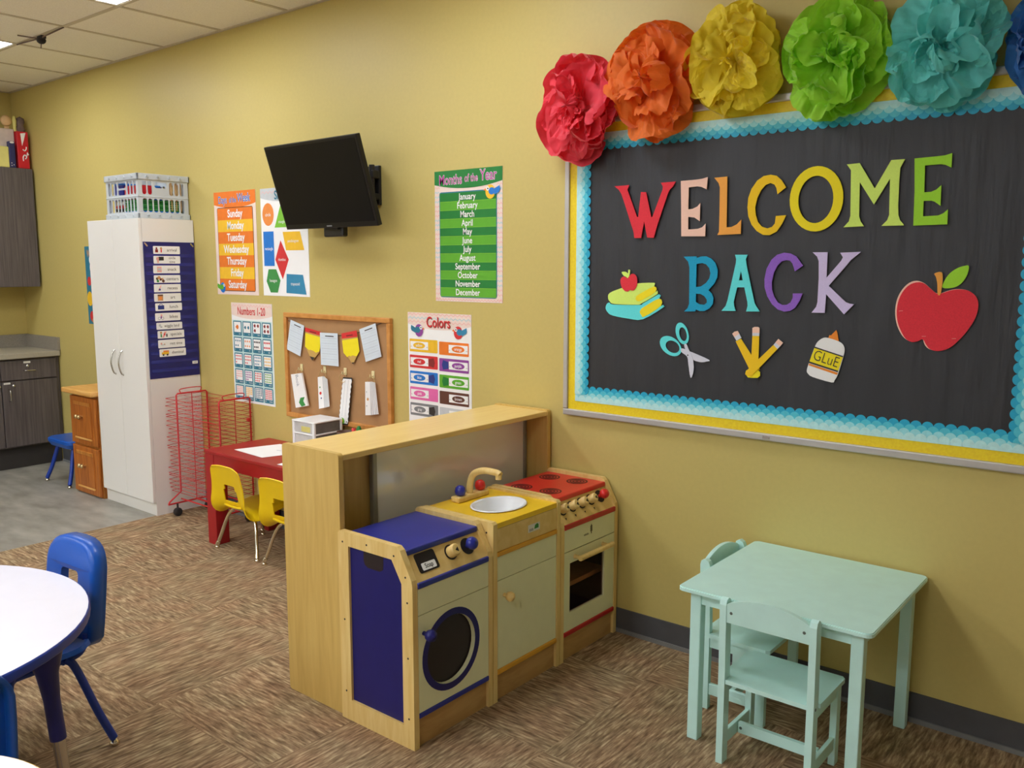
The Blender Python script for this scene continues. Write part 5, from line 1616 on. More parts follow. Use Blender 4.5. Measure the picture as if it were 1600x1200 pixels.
def unit(name, lab, y0, y1, side_key, top_key, trim_key, cut=True):
    t = thing(name, lab, 'play kitchen', ((KX0+KX1)/2, (y0+y1)/2, 0), 'play kitchen units')
    TH = 0.022
    pf = side_profile(cut)
    for k, (a, b) in enumerate(((y0, y0+TH), (y1-TH, y1))):
        m = MB()
        if cut and k == 0:
            hole = [(-2.140, 0.072), (-2.140, 0.604), (-1.936, 0.604), (-1.893, 0.535), (-1.893, 0.072)]
            m.prism([pf, list(reversed(hole)) if False else hole], lambda u, v, w: (u, w, v), a, b, 'maple')
            fr = m.build('side_frame', t)
            m = MB().box(-2.160, -1.875, a+0.008, b-0.004, 0.05, 0.602, 'dark_gap' if False else side_key)
            q = [(-2.155, 0.06), (-1.88, 0.06), (-1.88, 0.53), (-1.928, 0.612), (-2.155, 0.612)]
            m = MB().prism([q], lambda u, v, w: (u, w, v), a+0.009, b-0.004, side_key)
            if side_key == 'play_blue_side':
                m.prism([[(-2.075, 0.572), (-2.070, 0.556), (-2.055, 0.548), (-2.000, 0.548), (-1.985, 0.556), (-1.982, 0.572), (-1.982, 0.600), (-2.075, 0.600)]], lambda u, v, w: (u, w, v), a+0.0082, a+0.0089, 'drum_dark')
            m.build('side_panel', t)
            m = MB()
            for u, v in ((-2.167, 0.615), (-2.05, 0.627), (-1.925, 0.618), (-1.875, 0.56), (-1.868, 0.48), (-1.868, 0.30), (-1.868, 0.10), (-2.165, 0.35), (-2.165, 0.10)):
                m.lathe([(0.0035, 0), (0.0033, 0.0006)], 'play_black', (u, a-0.0004, v), (0, -1, 0), 8)
            m.build('screw_plug', fr)
        else:
            m.prism([pf], lambda u, v, w: (u, w, v), a, b, 'maple')
            if not cut and k == 0:
                m.lathe([(0.0035, 0), (0.0033, 0.0006)], 'play_black', (-1.875, a-0.0004, 0.61), (0, -1, 0), 8)
            m.build('side_frame', t)
    a, b = y0+TH, y1-TH
    # plinth, back, floor
    MB().box(KX1-0.035, KX1-0.012, a, b, 0.0, 0.098, 'kick').build('plinth', t)
    MB().box(KX0, KX0+0.012, a, b, 0.02, 0.62, 'maple_plain').build('back', t)
    MB().rbox(KX1-0.04, KX1+0.003, a, b, 0.099, 0.116, trim_key, 0.003).build('lower_trim', t)
    return t, a, b


# washing machine
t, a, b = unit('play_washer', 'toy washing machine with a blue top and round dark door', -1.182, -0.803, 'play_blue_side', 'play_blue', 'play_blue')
MB().rbox(KX0+0.002, -1.893, a, b, 0.616, 0.636, 'play_blue', 0.005).build('top', t)
m = MB().prism([rect(a, b, -0.006, 0.094)], slope, -0.012, 0.0, 'maple_plain')
m.build('control_panel', t)
m = MB().prism([rrect(a+0.030, a+0.118, 0.016, 0.080, 0.008, 3)], slope, 0.0006, 0.0016, 'play_black')
m.prism([rrect(a+0.045, a+0.106, 0.022, 0.046, 0.004, 3)], slope, 0.0018, 0.0026, 'paper')
m.word('Soap', slope, a+0.0755, 0.0345, 0.0030, 0.021, 'ink', 0.012, 0.9)
m.build('soap_label', t)
knob(t, a+0.184, 0.048, 0.020, 0.030, 'maple')
knob(t, a+0.264, 0.048, 0.022, 0.030, 'play_blue')
MB().rbox(KX1-0.03, KX1+0.004, a, b, 0.522, 0.541, 'play_blue', 0.004).build('upper_trim', t)
cy, cz = (a+b)/2-0.016, 0.279
m = MB().prism([rect(a+0.001, b-0.001, 0.437, 0.521)], fx(KX1-0.016), 0.0, 0.016, 'play_door')
m.build('front_panel', t)
m = MB().prism([rect(a+0.001, b-0.001, 0.117, 0.4345), disc(cy, cz, 0.113, None, 40)], fx(KX1-0.016), 0.0, 0.016, 'play_door')
d = m.build('door', t)
m = MB().prism([disc(cy, cz, 0.135, None, 48), disc(cy, cz, 0.1135, None, 48)], fx(KX1), 0.0003, 0.0018, 'play_blue_side')
m.build('door_ring', d)
MB().box(KX1-0.19, KX1-0.02, a+0.01, b-0.01, 0.118, 0.43, 'drum_dark').build('drum', t)
m = MB().lathe([(0.007, 0), (0.007, 0.016), (0.016, 0.020), (0.020, 0.032), (0.016, 0.044), (0.0, 0.05)], 'play_blue_side', (KX1, a+0.024, 0.374), (1, 0, 0), 20)
m.build('knob', d)

# sink
t, a, b = unit('play_sink', 'toy kitchen sink with a yellow top and white basin', -0.800, -0.411, 'maple', 'play_yellow', 'play_yellow_trim', cut=False)
sx, sy, rx, ry = -1.993, -0.594, 0.088, 0.112
m = MB()
m.prism([rect(KX0+0.003, KX1-0.004, a, b), disc(sx, sy, rx-0.004, ry-0.004, 40)], lambda u, v, w: (u, v, w), 0.622, 0.640, 'play_yellow')
m.build('top', t)
m = MB().lathe([(1.06, 0.004), (1.04, 0.007), (0.98, 0.006), (0.93, -0.004), (0.88, -0.03), (0.74, -0.055), (0.4, -0.066), (0.0, -0.068)], 'sink_white', (sx, sy, 0.640), n=40, sx=rx, sy=ry, open_top=True)
m.lathe([(0.012, 0), (0.010, 0.002)], 'steel', (sx, sy, 0.574), n=14)
m.build('basin', t)
tp = MB().rbox(-2.160, -2.118, -0.672, -0.500, 0.6405, 0.662, 'maple', 0.005).build('tap_base', t)
path = smooth_path([(-2.140, -0.588, 0.662), (-2.138, -0.588, 0.70), (-2.118, -0.588, 0.738), (-2.07, -0.588, 0.757), (-2.01, -0.588, 0.758), (-1.99, -0.588, 0.752)])
MB().tube(path, 0.0125, 'maple', 12).lathe([(0.012, 0), (0.012, 0.018)], 'maple', (-1.998, -0.588, 0.735), n=14).build('spout', tp)
MB().lathe([(0.008, 0), (0.018, 0.004), (0.021, 0.016), (0.018, 0.030), (0.010, 0.037), (0.0, 0.039)], 'play_blue', (-2.139, -0.642, 0.662), n=20).build('tap_knob', tp)
MB().lathe([(0.008, 0), (0.018, 0.004), (0.021, 0.016), (0.018, 0.030), (0.010, 0.037), (0.0, 0.039)], 'play_red', (-2.139, -0.530, 0.662), n=20).build('tap_knob', tp)
MB().box(KX1-0.018, KX1-0.003, a, b, 0.541, 0.621, 'maple_plain').build('apron', t)
m = MB().prism([rrect(-0.605, -0.537, 0.566, 0.594, 0.002, 2)], fx(KX1-0.003), 0.0004, 0.001, 'cream_label')
m.flat([[(-0.571, 0.574), (-0.566, 0.588), (-0.553, 0.592), (-0.545, 0.586), (-0.545, 0.574)]], fx(KX1-0.003), 0.0016, 'p_green')
for k in range(3):
    m.flat([rect(-0.598+k*0.008, -0.593+k*0.008, 0.570, 0.579)], fx(KX1-0.003), 0.0016, 'p_grey')
m.build('maker_label', t)
MB().rbox(KX1-0.02, KX1+0.003, a, b, 0.523, 0.540, 'play_yellow_trim', 0.004).build('upper_trim', t)
MB().prism([rect(a+0.001, b-0.001, 0.438, 0.522)], fx(KX1-0.016), 0.0, 0.013, 'play_door').build('front_panel', t)
d = MB().prism([rect(a+0.001, b-0.001, 0.117, 0.4355)], fx(KX1-0.016), 0.0, 0.013, 'play_door').build('door', t)
MB().lathe([(0.007, 0), (0.007, 0.012), (0.014, 0.016), (0.018, 0.027), (0.014, 0.038), (0.0, 0.043)], 'maple', (KX1-0.003, a+0.040, 0.378), (1, 0, 0), 20).build('knob', d)

# cooker
t, a, b = unit('play_stove', 'toy cooker with a red hob and glass oven door beside the wall', -0.408, -0.012, 'maple', 'play_red', 'play_red_trim', cut=False)
for ch in list(t.children):
    if ch.name.startswith('side_frame'):
        bpy.data.objects.remove(ch)
TH = 0.022
for y in (-0.408, -0.012-TH):
    MB().prism([side_profile(True)], lambda u, v, w: (u, w, v), y, y+TH, 'maple').build('side_frame', t)
top = MB().rbox(KX0+0.002, -1.893, a, b, 0.616, 0.636, 'play_red', 0.005).build('hob', t)
for (ux, uy, r) in ((-2.105, -0.318, 0.046), (-2.115, -0.118, 0.046), (-1.975, -0.300, 0.046), (-1.985, -0.105, 0.046)):
    m = MB()
    for rr in (0.95, 0.68, 0.42):
        m.prism([disc(ux, uy, r*rr, None, 30), disc(ux, uy, r*(rr-0.15), None, 30)], lambda u, v, w: (u, v, w), 0.6362, 0.637, 'burner')
    m.prism([disc(ux, uy, r*0.14, None, 12)], lambda u, v, w: (u, v, w), 0.6362, 0.637, 'burner')
    m.build('burner', t)
MB().prism([rect(a, b, -0.006, 0.094)], slope, -0.012, 0.0, 'maple_plain').build('control_panel', t)
for i in range(4):
    y = a+0.030+0.064*i
    knob(t, y, 0.052, 0.0175, 0.030, 'maple')
    MB().prism([[(y-0.004, 0.018), (y+0.004, 0.018), (y, 0.010)]], slope, 0.0006, 0.0014, 'play_black').build('dial_mark', t)
knob(t, a+0.289, 0.052, 0.020, 0.030, 'play_red')
MB().rbox(KX1-0.03, KX1+0.004, a, b, 0.521, 0.541, 'play_red_trim', 0.004).build('upper_trim', t)
m = MB().prism([rect(a+0.001, b-0.001, 0.434, 0.520)], fx(KX1-0.016), 0.0, 0.014, 'play_door')
g = fx(KX1-0.002)
for k in range(3):
    z = 0.478+k*0.008
    m.flat([[(-0.212, z), (-0.194, z), (-0.203, z+0.014)]], g, 0.0006, 'seam')
m.flat([rect(-0.206, -0.200, 0.468, 0.480)], g, 0.0006, 'seam')
for k in range(5):
    m.flat([rect(-0.252+k*0.0065, -0.249+k*0.0065, 0.468, 0.475+0.002*(k % 2))], g, 0.0006, 'seam')
m.build('front_panel', t)
oy0, oy1, oz0, oz1 = a+0.040, b-0.072, 0.187, 0.384
m = MB().prism([rect(a+0.001, b-0.001, 0.117, 0.4305), rect(oy0, oy1, oz0, oz1)], fx(KX1-0.016), 0.0, 0.014, 'play_door')
d = m.build('oven_door', t)
MB().box(KX1-0.012, KX1-0.009, oy0-0.004, oy1+0.004, oz0-0.004, oz1+0.004, 'oven_glass').build('glass', d)
m = MB().tube([(KX1+0.030, oy0+0.022, 0.404), (KX1+0.030, oy1+0.012, 0.404)], 0.0105, 'maple', 12)
m.build('handle', d)
for y in (oy0+0.032, oy1-0.014):
    MB().lathe([(0.009, 0), (0.007, 0.010), (0.007, 0.022), (0.010, 0.030)], 'maple', (KX1-0.002, y, 0.404), (1, 0, 0), 14).build('handle_post', d)
m = MB()
m.box(KX0+0.02, KX1-0.03, a, a+0.004, 0.12, 0.43, 'oven_dark')
m.box(KX0+0.02, KX1-0.03, b-0.004, b, 0.12, 0.43, 'oven_dark')
m.box(KX0+0.013, KX0+0.02, a, b, 0.12, 0.43, 'oven_dark')
m.box(KX0+0.02, KX1-0.03, a+0.004, b-0.004, 0.117, 0.122, 'oven_dark')
m.box(KX0+0.02, KX1-0.03, a+0.004, b-0.004, 0.428, 0.433, 'oven_dark')
m.build('oven_lining', t)
MB().box(KX0+0.02, KX1-0.05, a+0.004, b-0.004, 0.262, 0.280, 'maple_plain').build('oven_shelf', t)
# ------------------------------------------------------------------ mint table and its two chairs
t = thing('kids_table', 'mint green wooden children\'s table against the wall', 'table', (-0.958, -0.30, 0))
TX0, TX1, TY0, TY1, TZ = -1.255, -0.662, -0.602, -0.010, 0.513
m = MB()
lp = rrect(TX0, TX1, TY0, TY1, 0.022, 5)
m.prism([lp], lambda u, v, w: (u, v, w), TZ-0.013, TZ-0.003, 'mint')
lp2 = rrect(TX0+0.003, TX1-0.003, TY0+0.003, TY1-0.003, 0.020, 5)
m.prism([lp2], lambda u, v, w: (u, v, w), TZ-0.003, TZ, 'mint')
m.build('tabletop', t)
lw = 0.036
LX0, LX1, LY0, LY1 = TX0+0.030, TX1-0.030, TY0+0.034, TY1-0.030
m = MB()
for y in (LY0+0.006, LY1-0.022):
    m.box(LX0+lw, LX1-lw, y, y+0.016, TZ-0.058, TZ-0.0135, 'mint')
for x in (LX0+0.006, LX1-0.022):
    m.box(x, x+0.016, LY0+lw, LY1-lw, TZ-0.058, TZ-0.0135, 'mint')
m.build('apron', t)
for x in (LX0, LX1-lw):
    for y in (LY0, LY1-lw):
        MB().rbox(x, x+lw, y, y+lw, 0.0, TZ-0.0135, 'mint', 0.003).build('leg', t)


def mint_chair():
    """seat front towards +y, back at -y, centred on x = 0; rear face of the back posts at y = 0"""
    t = thing('kids_chair', '', 'chair', (0, 0, 0), 'mint green children\'s chairs')
    W = 0.146
    for s in (-1, 1):
        x0, x1 = (s*W-0.021, s*W) if s > 0 else (s*W, s*W+0.021)
        # back post with a softly rounded head, leaning a little backwards
        pr = [(0.0, 0.0), (0.036, 0.0), (0.036, 0.30), (0.030, 0.508), (0.024, 0.522), (0.012, 0.528), (-0.002, 0.522), (-0.006, 0.508), (0.0, 0.30)]
        p = MB().prism([pr], lambda u, v, w: (w, u, v), x0, x1, 'mint')
        p.lathe([(0.005, 0), (0.0045, 0.0012)], 'screw', (x0 if s < 0 else x1, 0.014, 0.262), (s, 0, 0), 10)
        p.build('leg', t)
        MB().rbox(x0, x1, 0.205, 0.237, 0.0, 0.258, 'mint', 0.002).build('leg', t)
        MB().box(x0+0.004, x1-0.004, 0.0365, 0.2045, 0.222, 0.2575, 'mint').build('seat_rail', t)
        st = MB().rbox(x0+0.004, x1-0.004, 0.0365, 0.2045, 0.052, 0.092, 'mint', 0.002).build('stretcher', t)
    m = MB().box(-W+0.0215, W-0.0215, 0.110, 0.124, 0.056, 0.090, 'mint')
    m.lathe([(0.005, 0), (0.0045, 0.0012)], 'screw', (-W+0.03, 0.110, 0.073), (0, -1, 0), 10)
    m.build('stretcher', t)
    m = MB()
    m.prism([[(-W+0.022, 0.003), (W-0.022, 0.003), (W-0.022, 0.037), (W+0.006, 0.037), (W+0.008, 0.238), (W-0.002, 0.250), (-W+0.002, 0.250), (-W-0.008, 0.238), (-W-0.006, 0.037), (-W+0.022, 0.037)]],
            lambda u, v, w: (u, v, w), 0.2585, 0.272, 'mint')
    m.build('seat', t)
    n = 16
    lo = [(-W+0.0215+(2*W-0.043)*i/n, 0.455) for i in range(n+1)]
    up = [(-W+0.0215+(2*W-0.043)*i/n, 0.512+0.030*math.sin(math.pi*i/n)**0.8) for i in range(n, -1, -1)]
    m = MB().prism([lo+up], lambda u, v, w: (u, 0.006+w-0.010*(v-0.3)/0.2, v), 0.0, 0.014, 'mint')
    for s in (-1, 1):
        m.lathe([(0.005, 0), (0.0045, 0.0012)], 'screw', (s*(W-0.036), 0.006-0.009, 0.487), (0, -1, 0), 10)
    m.build('back_rail', t)
    return t


c1 = mint_chair()
c2 = copy_tree(c1)
place(c1, (-0.943, -0.640, 0), 0.0, 'mint green wooden chair at the near side of the mint table')
place(c2, (-1.292, -0.215, 0), -math.pi/2, 'mint green wooden chair tucked under the left side of the mint table')

# ------------------------------------------------------------------ red table, papers, organiser
t = thing('play_table', 'low red painted table with thick square legs', 'table', (-3.66, -0.22, 0))
RX0, RX1, RY0, RY1, RZ = -4.212, -3.020, -0.428, -0.010, 0.522
MB().rbox(RX0, RX1, RY0, RY1, RZ-0.018, RZ, 'red_paint', 0.003).build('tabletop', t)
m = MB()
m.box(RX0+0.082, RX1-0.082, RY0+0.006, RY0+0.026, RZ-0.086, RZ-0.0185, 'red_paint')
m.box(RX0+0.082, RX1-0.082, RY1-0.026, RY1-0.006, RZ-0.086, RZ-0.0185, 'red_paint')
m.box(RX0+0.006, RX0+0.026, RY0+0.082, RY1-0.082, RZ-0.086, RZ-0.0185, 'red_paint')
m.box(RX1-0.026, RX1-0.006, RY0+0.082, RY1-0.082, RZ-0.086, RZ-0.0185, 'red_paint')
m.build('apron', t)
for x in (RX0+0.003, RX1-0.083):
    for y in (RY0+0.003, RY1-0.083):
        MB().rbox(x, x+0.080, y, y+0.080, 0.0, RZ-0.0185, 'red_paint', 0.003).build('leg', t)
for (xs, lab) in (([(-4.075, -0.330), (-4.005, -0.085), (-3.715, -0.095), (-3.79, -0.355)], 'large white paper sheet near the left end of the red table'),
                  ([(-3.60, -0.30), (-3.55, -0.235), (-3.28, -0.245), (-3.30, -0.40), (-3.60, -0.40)], 'white paper sheet on the red table half hidden by the room divider')):
    cx = sum(p[0] for p in xs)/len(xs)
    m = MB().prism([xs], lambda u, v, w: (u, v, w), RZ+0.0008, RZ+0.0020, 'paper')
    m.tube([(cx+0.02, -0.20-(0.1 if cx > -3.6 else 0), RZ+0.0021), (cx+0.045, -0.19-(0.1 if cx > -3.6 else 0), RZ+0.0021)], 0.0009, 'ink_soft', 4)
    tag(m.build('paper_sheet', loc=(cx, -0.25, RZ+0.0005)), lab, 'paper', 'paper sheets on the red table')

ox0, ox1, oy0, oy1, oz = -3.690, -3.508, -0.236, -0.050, RZ+0.0005
t = thing('drawer_organizer', 'small white plastic drawer tower on the red table', 'drawer organizer', (-3.60, -0.14, oz))
m = MB()
W = 'sink_white'
m.rbox(ox0, ox1, oy0, oy1, oz+0.190, oz+0.198, W, 0.003)
for z in (0.0, 0.064, 0.127):
    m.rbox(ox0+0.001, ox1-0.001, oy0+0.001, oy1-0.001, oz+z, oz+z+0.009, W, 0.003)
for x in (ox0+0.001, ox1-0.019):
    for y in (oy0+0.001, oy1-0.013):
        m.rbox(x, x+0.018, y, y+0.012, oz+0.004, oz+0.194, W, 0.003)
m.box(ox0+0.002, ox0+0.005, oy0+0.01, oy1-0.01, oz+0.005, oz+0.192, W)
m.build('frame', t)
for i, z in enumerate((0.0095, 0.0735, 0.1365)):
    d = MB()
    d.rbox(ox0+0.0205, ox1-0.021, oy0+0.004, oy0+0.012, oz+z, oz+z+0.052, 'translucent_drawer', 0.003)
    d.rbox(ox1-0.012, ox1-0.005, oy0+0.0145, oy1-0.0145, oz+z, oz+z+0.052, 'drawer_dark', 0.002)
    d.box(ox0+0.021, ox1-0.013, oy0+0.0125, oy1-0.0145, oz+z, oz+z+0.004, 'translucent_drawer')
    dd = d.build('drawer', t)
    if i == 2:
        MB().rbox(ox0+0.075, ox1-0.035, oy0+0.0020, oy0+0.0038, oz+z+0.006, oz+z+0.034, 'parcel_yellow', 0.0008, 1).build('yellow_contents', dd)
t = thing('pencil_cup', 'dark brown pencil cup behind the room divider on the red table', 'cup', (-3.415, -0.115, RZ))
MB().lathe([(0.036, 0.0005), (0.042, 0.15), (0.039, 0.15), (0.034, 0.006), (0.0, 0.006)], 'mug_brown', (-3.415, -0.115, RZ), n=24).build('cup', t)
for (x, y, key, lab, h) in ((-3.352, -0.11, 'p_red', 'red marker standing beside the brown cup on the red table', 0.172), (-3.318, -0.105, 'p_green', 'green topped bottle on the red table behind the room divider', 0.150)):
    t = thing('marker' if key == 'p_red' else 'paint_bottle', lab, 'marker' if key == 'p_red' else 'bottle', (x, y, RZ))
    if key == 'p_red':
        MB().lathe([(0.010, 0.0005), (0.010, 0.12), (0.0, 0.121)], 'paper', (x, y, RZ), n=16).build('barrel', t)
        MB().lathe([(0.011, 0.1215), (0.010, h), (0.0, h+0.001)], key, (x, y, RZ), n=16).build('cap', t)
    else:
        MB().lathe([(0.018, 0.0005), (0.020, 0.01), (0.020, 0.12), (0.012, 0.14), (0.0, 0.141)], 'p_sky', (x, y, RZ), n=18).build('bottle', t)
        MB().lathe([(0.014, 0.1415), (0.013, 0.165), (0.008, 0.185), (0.0, 0.188)], key, (x, y, RZ), n=16).build('cap', t)


# ------------------------------------------------------------------ moulded school chairs
def shell_mesh(prof, width, curl, hole, thick, key, NS=30, NT=18, pw=3):
    """moulded plastic shell: prof = side profile (y, z), width(s) = half width, curl(s) = rim lift, hole(s, t) = True inside a cut-out"""
    P = smooth_path([(p[0], p[1], 0) for p in prof], 6)
    L = [0]
    for i in range(1, len(P)):
        L.append(L[-1]+(P[i]-P[i-1]).length)

    def at(s):
        d = s*L[-1]
        for i in range(1, len(P)):
            if d <= L[i] or i == len(P)-1:
                k = (d-L[i-1])/max(1e-9, L[i]-L[i-1])
                p = P[i-1].lerp(P[i], k)
                tg = (P[i]-P[i-1]).normalized()
                return p, tg
    G, Nn = [], []
    for i in range(NS+1):
        s = i/NS
        p, tg = at(s)
        nrm = Vector((-tg.y, tg.x))
        hw = width(s)
        row, nr = [], []
        for j in range(NT+1):
            q = -1+2*j/NT
            if pw > 3:                         # closer columns towards the rims
                q = math.copysign(1-(1-abs(q))**1.6, q)
            lift = curl(s)*abs(q)**pw
            row.append(Vector((hw*q, p.x+nrm.x*lift, p.y+nrm.y*lift)))
            sl = curl(s)*pw*math.copysign(abs(q)**(pw-1), q)/max(hw, 1e-4)
            n = Vector((-sl, nrm.x, nrm.y)).normalized()
            nr.append(n)
        G.append(row)
        Nn.append(nr)
    m = MB()
    top = [[G[i][j]+Nn[i][j]*thick/2 for j in range(NT+1)] for i in range(NS+1)]
    bot = [[G[i][j]-Nn[i][j]*thick/2 for j in range(NT+1)] for i in range(NS+1)]
    keep = [[not hole((i+0.5)/NS, -1+2*(j+0.5)/NT) for j in range(NT)] for i in range(NS)]
    idx = lambda i, j: i*(NT+1)+j
    vs = [v for r in top for v in r]+[v for r in bot for v in r]
    K = (NS+1)*(NT+1)
    fs, sides = [], []
    for i in range(NS):
        for j in range(NT):
            if not keep[i][j]:
                continue
            fs.append((idx(i, j), idx(i, j+1), idx(i+1, j+1), idx(i+1, j)))
            fs.append((K+idx(i, j), K+idx(i+1, j), K+idx(i+1, j+1), K+idx(i, j+1)))
            for (di, dj, a, b) in ((-1, 0, (i, j), (i, j+1)), (1, 0, (i+1, j+1), (i+1, j)), (0, -1, (i+1, j), (i, j)), (0, 1, (i, j+1), (i+1, j+1))):
                ii, jj = i+di, j+dj
                if ii < 0 or ii >= NS or jj < 0 or jj >= NT or not keep[ii][jj]:
                    sides.append((idx(*a), idx(*b), K+idx(*b), K+idx(*a)))
    m.add(vs, fs, key, True)
    m.add(vs, sides, key, False)
    return m


def yellow_chair():
    """seat front towards +y, chair back at -y, centred between its feet"""
    t = thing('school_chair', '', 'chair', (0, 0, 0), 'yellow chairs at the red table')
    prof = [(0.150, 0.236), (0.138, 0.250), (0.08, 0.256), (0.0, 0.248), (-0.075, 0.240), (-0.125, 0.246), (-0.150, 0.275), (-0.163, 0.33), (-0.178, 0.41), (-0.190, 0.470), (-0.196, 0.482)]

    def width(s):
        w = 0.158-0.035*max(0, (s-0.5)/0.5)
        if s < 0.06:
            w *= 0.92+0.08*s/0.06
        if s > 0.93:
            w *= 1-0.16*((s-0.93)/0.07)**2
        return w

    def curl(s):
        return 0.012+0.030*math.exp(-((s-0.55)/0.16)**2)

    def hole(s, q):
        return 0.635 < s < 0.805 and abs(q) < (0.46-0.8*(s-0.635))
    shell = shell_mesh(prof, width, curl, hole, 0.0055, 'yellow_plastic', 40, 24).build('seat_shell', t)
    # raised rim under the cut-out
    m = MB()
    m.tube([(-0.075, -0.152, 0.262), (-0.02, -0.158, 0.260), (0.02, -0.158, 0.260), (0.075, -0.152, 0.262)], 0.007, 'yellow_plastic', 8)
    m.build('cutout_rim', shell)
    MB().rbox(-0.09, 0.09, -0.10, 0.10, 0.218, 0.232, 'steel', 0.004).build('seat_frame', t)
    for sx in (-1, 1):
        for sy in (-1, 1):
            p = smooth_path([(sx*0.055, sy*0.075, 0.224), (sx*0.095, sy*0.095, 0.218), (sx*0.128, sy*0.110, 0.170), (sx*0.160, sy*0.130, 0.075), (sx*0.180, sy*0.145, 0.016)], 6)
            g = MB().tube(p, 0.0095, 'chrome', 10)
            lg = g.build('leg', t)
            m = MB().lathe([(0.0115, 0.0), (0.0115, 0.022)], 'chrome', tuple(p[-1]), tuple((p[-4]-p[-1]).normalized()), 12)
            m.lathe([(0.012, 0.0), (0.014, 0.003), (0.012, 0.009), (0.006, 0.016), (0.0, 0.018)], 'chrome', (sx*0.180, sy*0.145, 0.0005), n=12)
            m.build('glide', lg)
    return t


y1 = yellow_chair()
y2 = copy_tree(y1)
place(y1, (-3.918, -0.298, 0), 0.0, 'yellow plastic chair with chrome legs at the left end of the red table')
place(y2, (-3.488, -0.303, 0), 0.0, 'yellow plastic chair half hidden behind the wooden room divider')


def blue_chair(label, loc, rot, navy=False):
    """taller stacking chair with separate seat and back; seat front towards +y"""
    pl = 'blue_plastic'
    t = thing('stacking_chair', label, 'chair', (0, 0, 0), 'blue plastic stacking chairs')
    prof = [(0.178, 0.294), (0.162, 0.314), (0.10, 0.322), (0.0, 0.316), (-0.09, 0.314), (-0.150, 0.326)]

    def wd(s):
        return 0.172*(1-0.10*max(0, (0.12-s)/0.12)**2-0.10*max(0, (s-0.85)/0.15)**2)
    shell_mesh(prof, wd, lambda s: -0.022, lambda s, q: False, 0.016, pl, 20, 16).build('seat', t)
    # back: flat dished panel with a cut-out and a deep rim turned backwards
    HW = 0.142

    def back(off):
        w = HW-off
        pts = [(-w+0.030, 0.312+off), (w-0.030, 0.312+off), (w-0.004, 0.338+off*0.5), (w, 0.40), (w, 0.50)]
        zt = 0.640-off
        for i in range(1, 14):
            a = math.pi*i/14
            e = 0.62
            c, q = math.cos(a), math.sin(a)
            pts.append((w*math.copysign(abs(c)**e, c), 0.52+(zt-0.52)*abs(q)**0.72))
        pts += [(-w, 0.50), (-w, 0.40), (-w+0.004, 0.338+off*0.5)]
        return pts

    def yb(x, z, d):
        return -0.150-(z-0.325)*0.11-0.012*(1-(x/HW)**2)*0.6+d
    m = MB()
    rings = [(0.016, 0.0), (0.007, -0.0025), (0.0, -0.012), (0.0, -0.050), (0.009, -0.050), (0.012, -0.012)]
    loops = [[(p[0], yb(p[0], p[1], d), p[1]) for p in back(o)] for o, d in rings]
    n = len(loops[0])
    vs = [v for l in loops for v in l]
    m.add(vs, [(k*n+i, k*n+(i+1) % n, (k+1)*n+(i+1) % n, (k+1)*n+i) for k in range(len(loops)-1) for i in range(n)], pl, True)
    hole = rrect(-0.050, 0.050, 0.445, 0.540, 0.014, 3)
    m.flat([back(0.016), hole], lambda u, v, w: (u, yb(u, v, w), v), 0.0, pl)
    m.flat([back(0.012), hole], lambda u, v, w: (u, yb(u, v, w), v), -0.012, pl)
    k = len(hole)
    vs = [(p[0], yb(p[0], p[1], d), p[1]) for d in (0.0, -0.026) for p in hole]
    m.add(vs, [(i, (i+1) % k, k+(i+1) % k, k+i) for i in range(k)], pl)
    m.build('backrest', t)
    mt = 'blue_metal'
    for sx in (-1, 1):
        p = smooth_path([(sx*0.120, -0.085, 0.300), (sx*0.136, -0.105, 0.270), (sx*0.170, -0.148, 0.12), (sx*0.197, -0.180, 0.022)], 6)
        lg = MB().tube(p, 0.0125, mt, 12).build('leg', t)
        MB().lathe([(0.013, 0.0), (0.016, 0.004), (0.013, 0.012), (0.007, 0.02), (0.0, 0.022)], 'chrome', (sx*0.197, -0.180, 0.0005), n=14).build('glide', lg)
        p = smooth_path([(sx*0.115, 0.075, 0.300), (sx*0.135, 0.095, 0.270), (sx*0.168, 0.135, 0.12), (sx*0.190, 0.165, 0.022)], 6)
        lg = MB().tube(p, 0.0125, mt, 12).build('leg', t)
        MB().lathe([(0.013, 0.0), (0.016, 0.004), (0.013, 0.012), (0.007, 0.02), (0.0, 0.022)], 'chrome', (sx*0.190, 0.165, 0.0005), n=14).build('glide', lg)
    m = MB()
    for sx in (-1, 1):
        m.tube(smooth_path([(sx*0.118, 0.09, 0.296), (sx*0.118, -0.06, 0.296), (sx*0.118, -0.125, 0.300), (sx*0.118, -0.148, 0.325), (sx*0.118, -0.152, 0.36)], 5), 0.009, mt, 8)
    m.tube([(-0.118, 0.07, 0.290), (0.118, 0.07, 0.290)], 0.008, mt, 8)
    m.tube([(-0.118, -0.08, 0.290), (0.118, -0.08, 0.290)], 0.008, mt, 8)
    m.build('underframe', t)
    place(t, loc, rot)
    return t


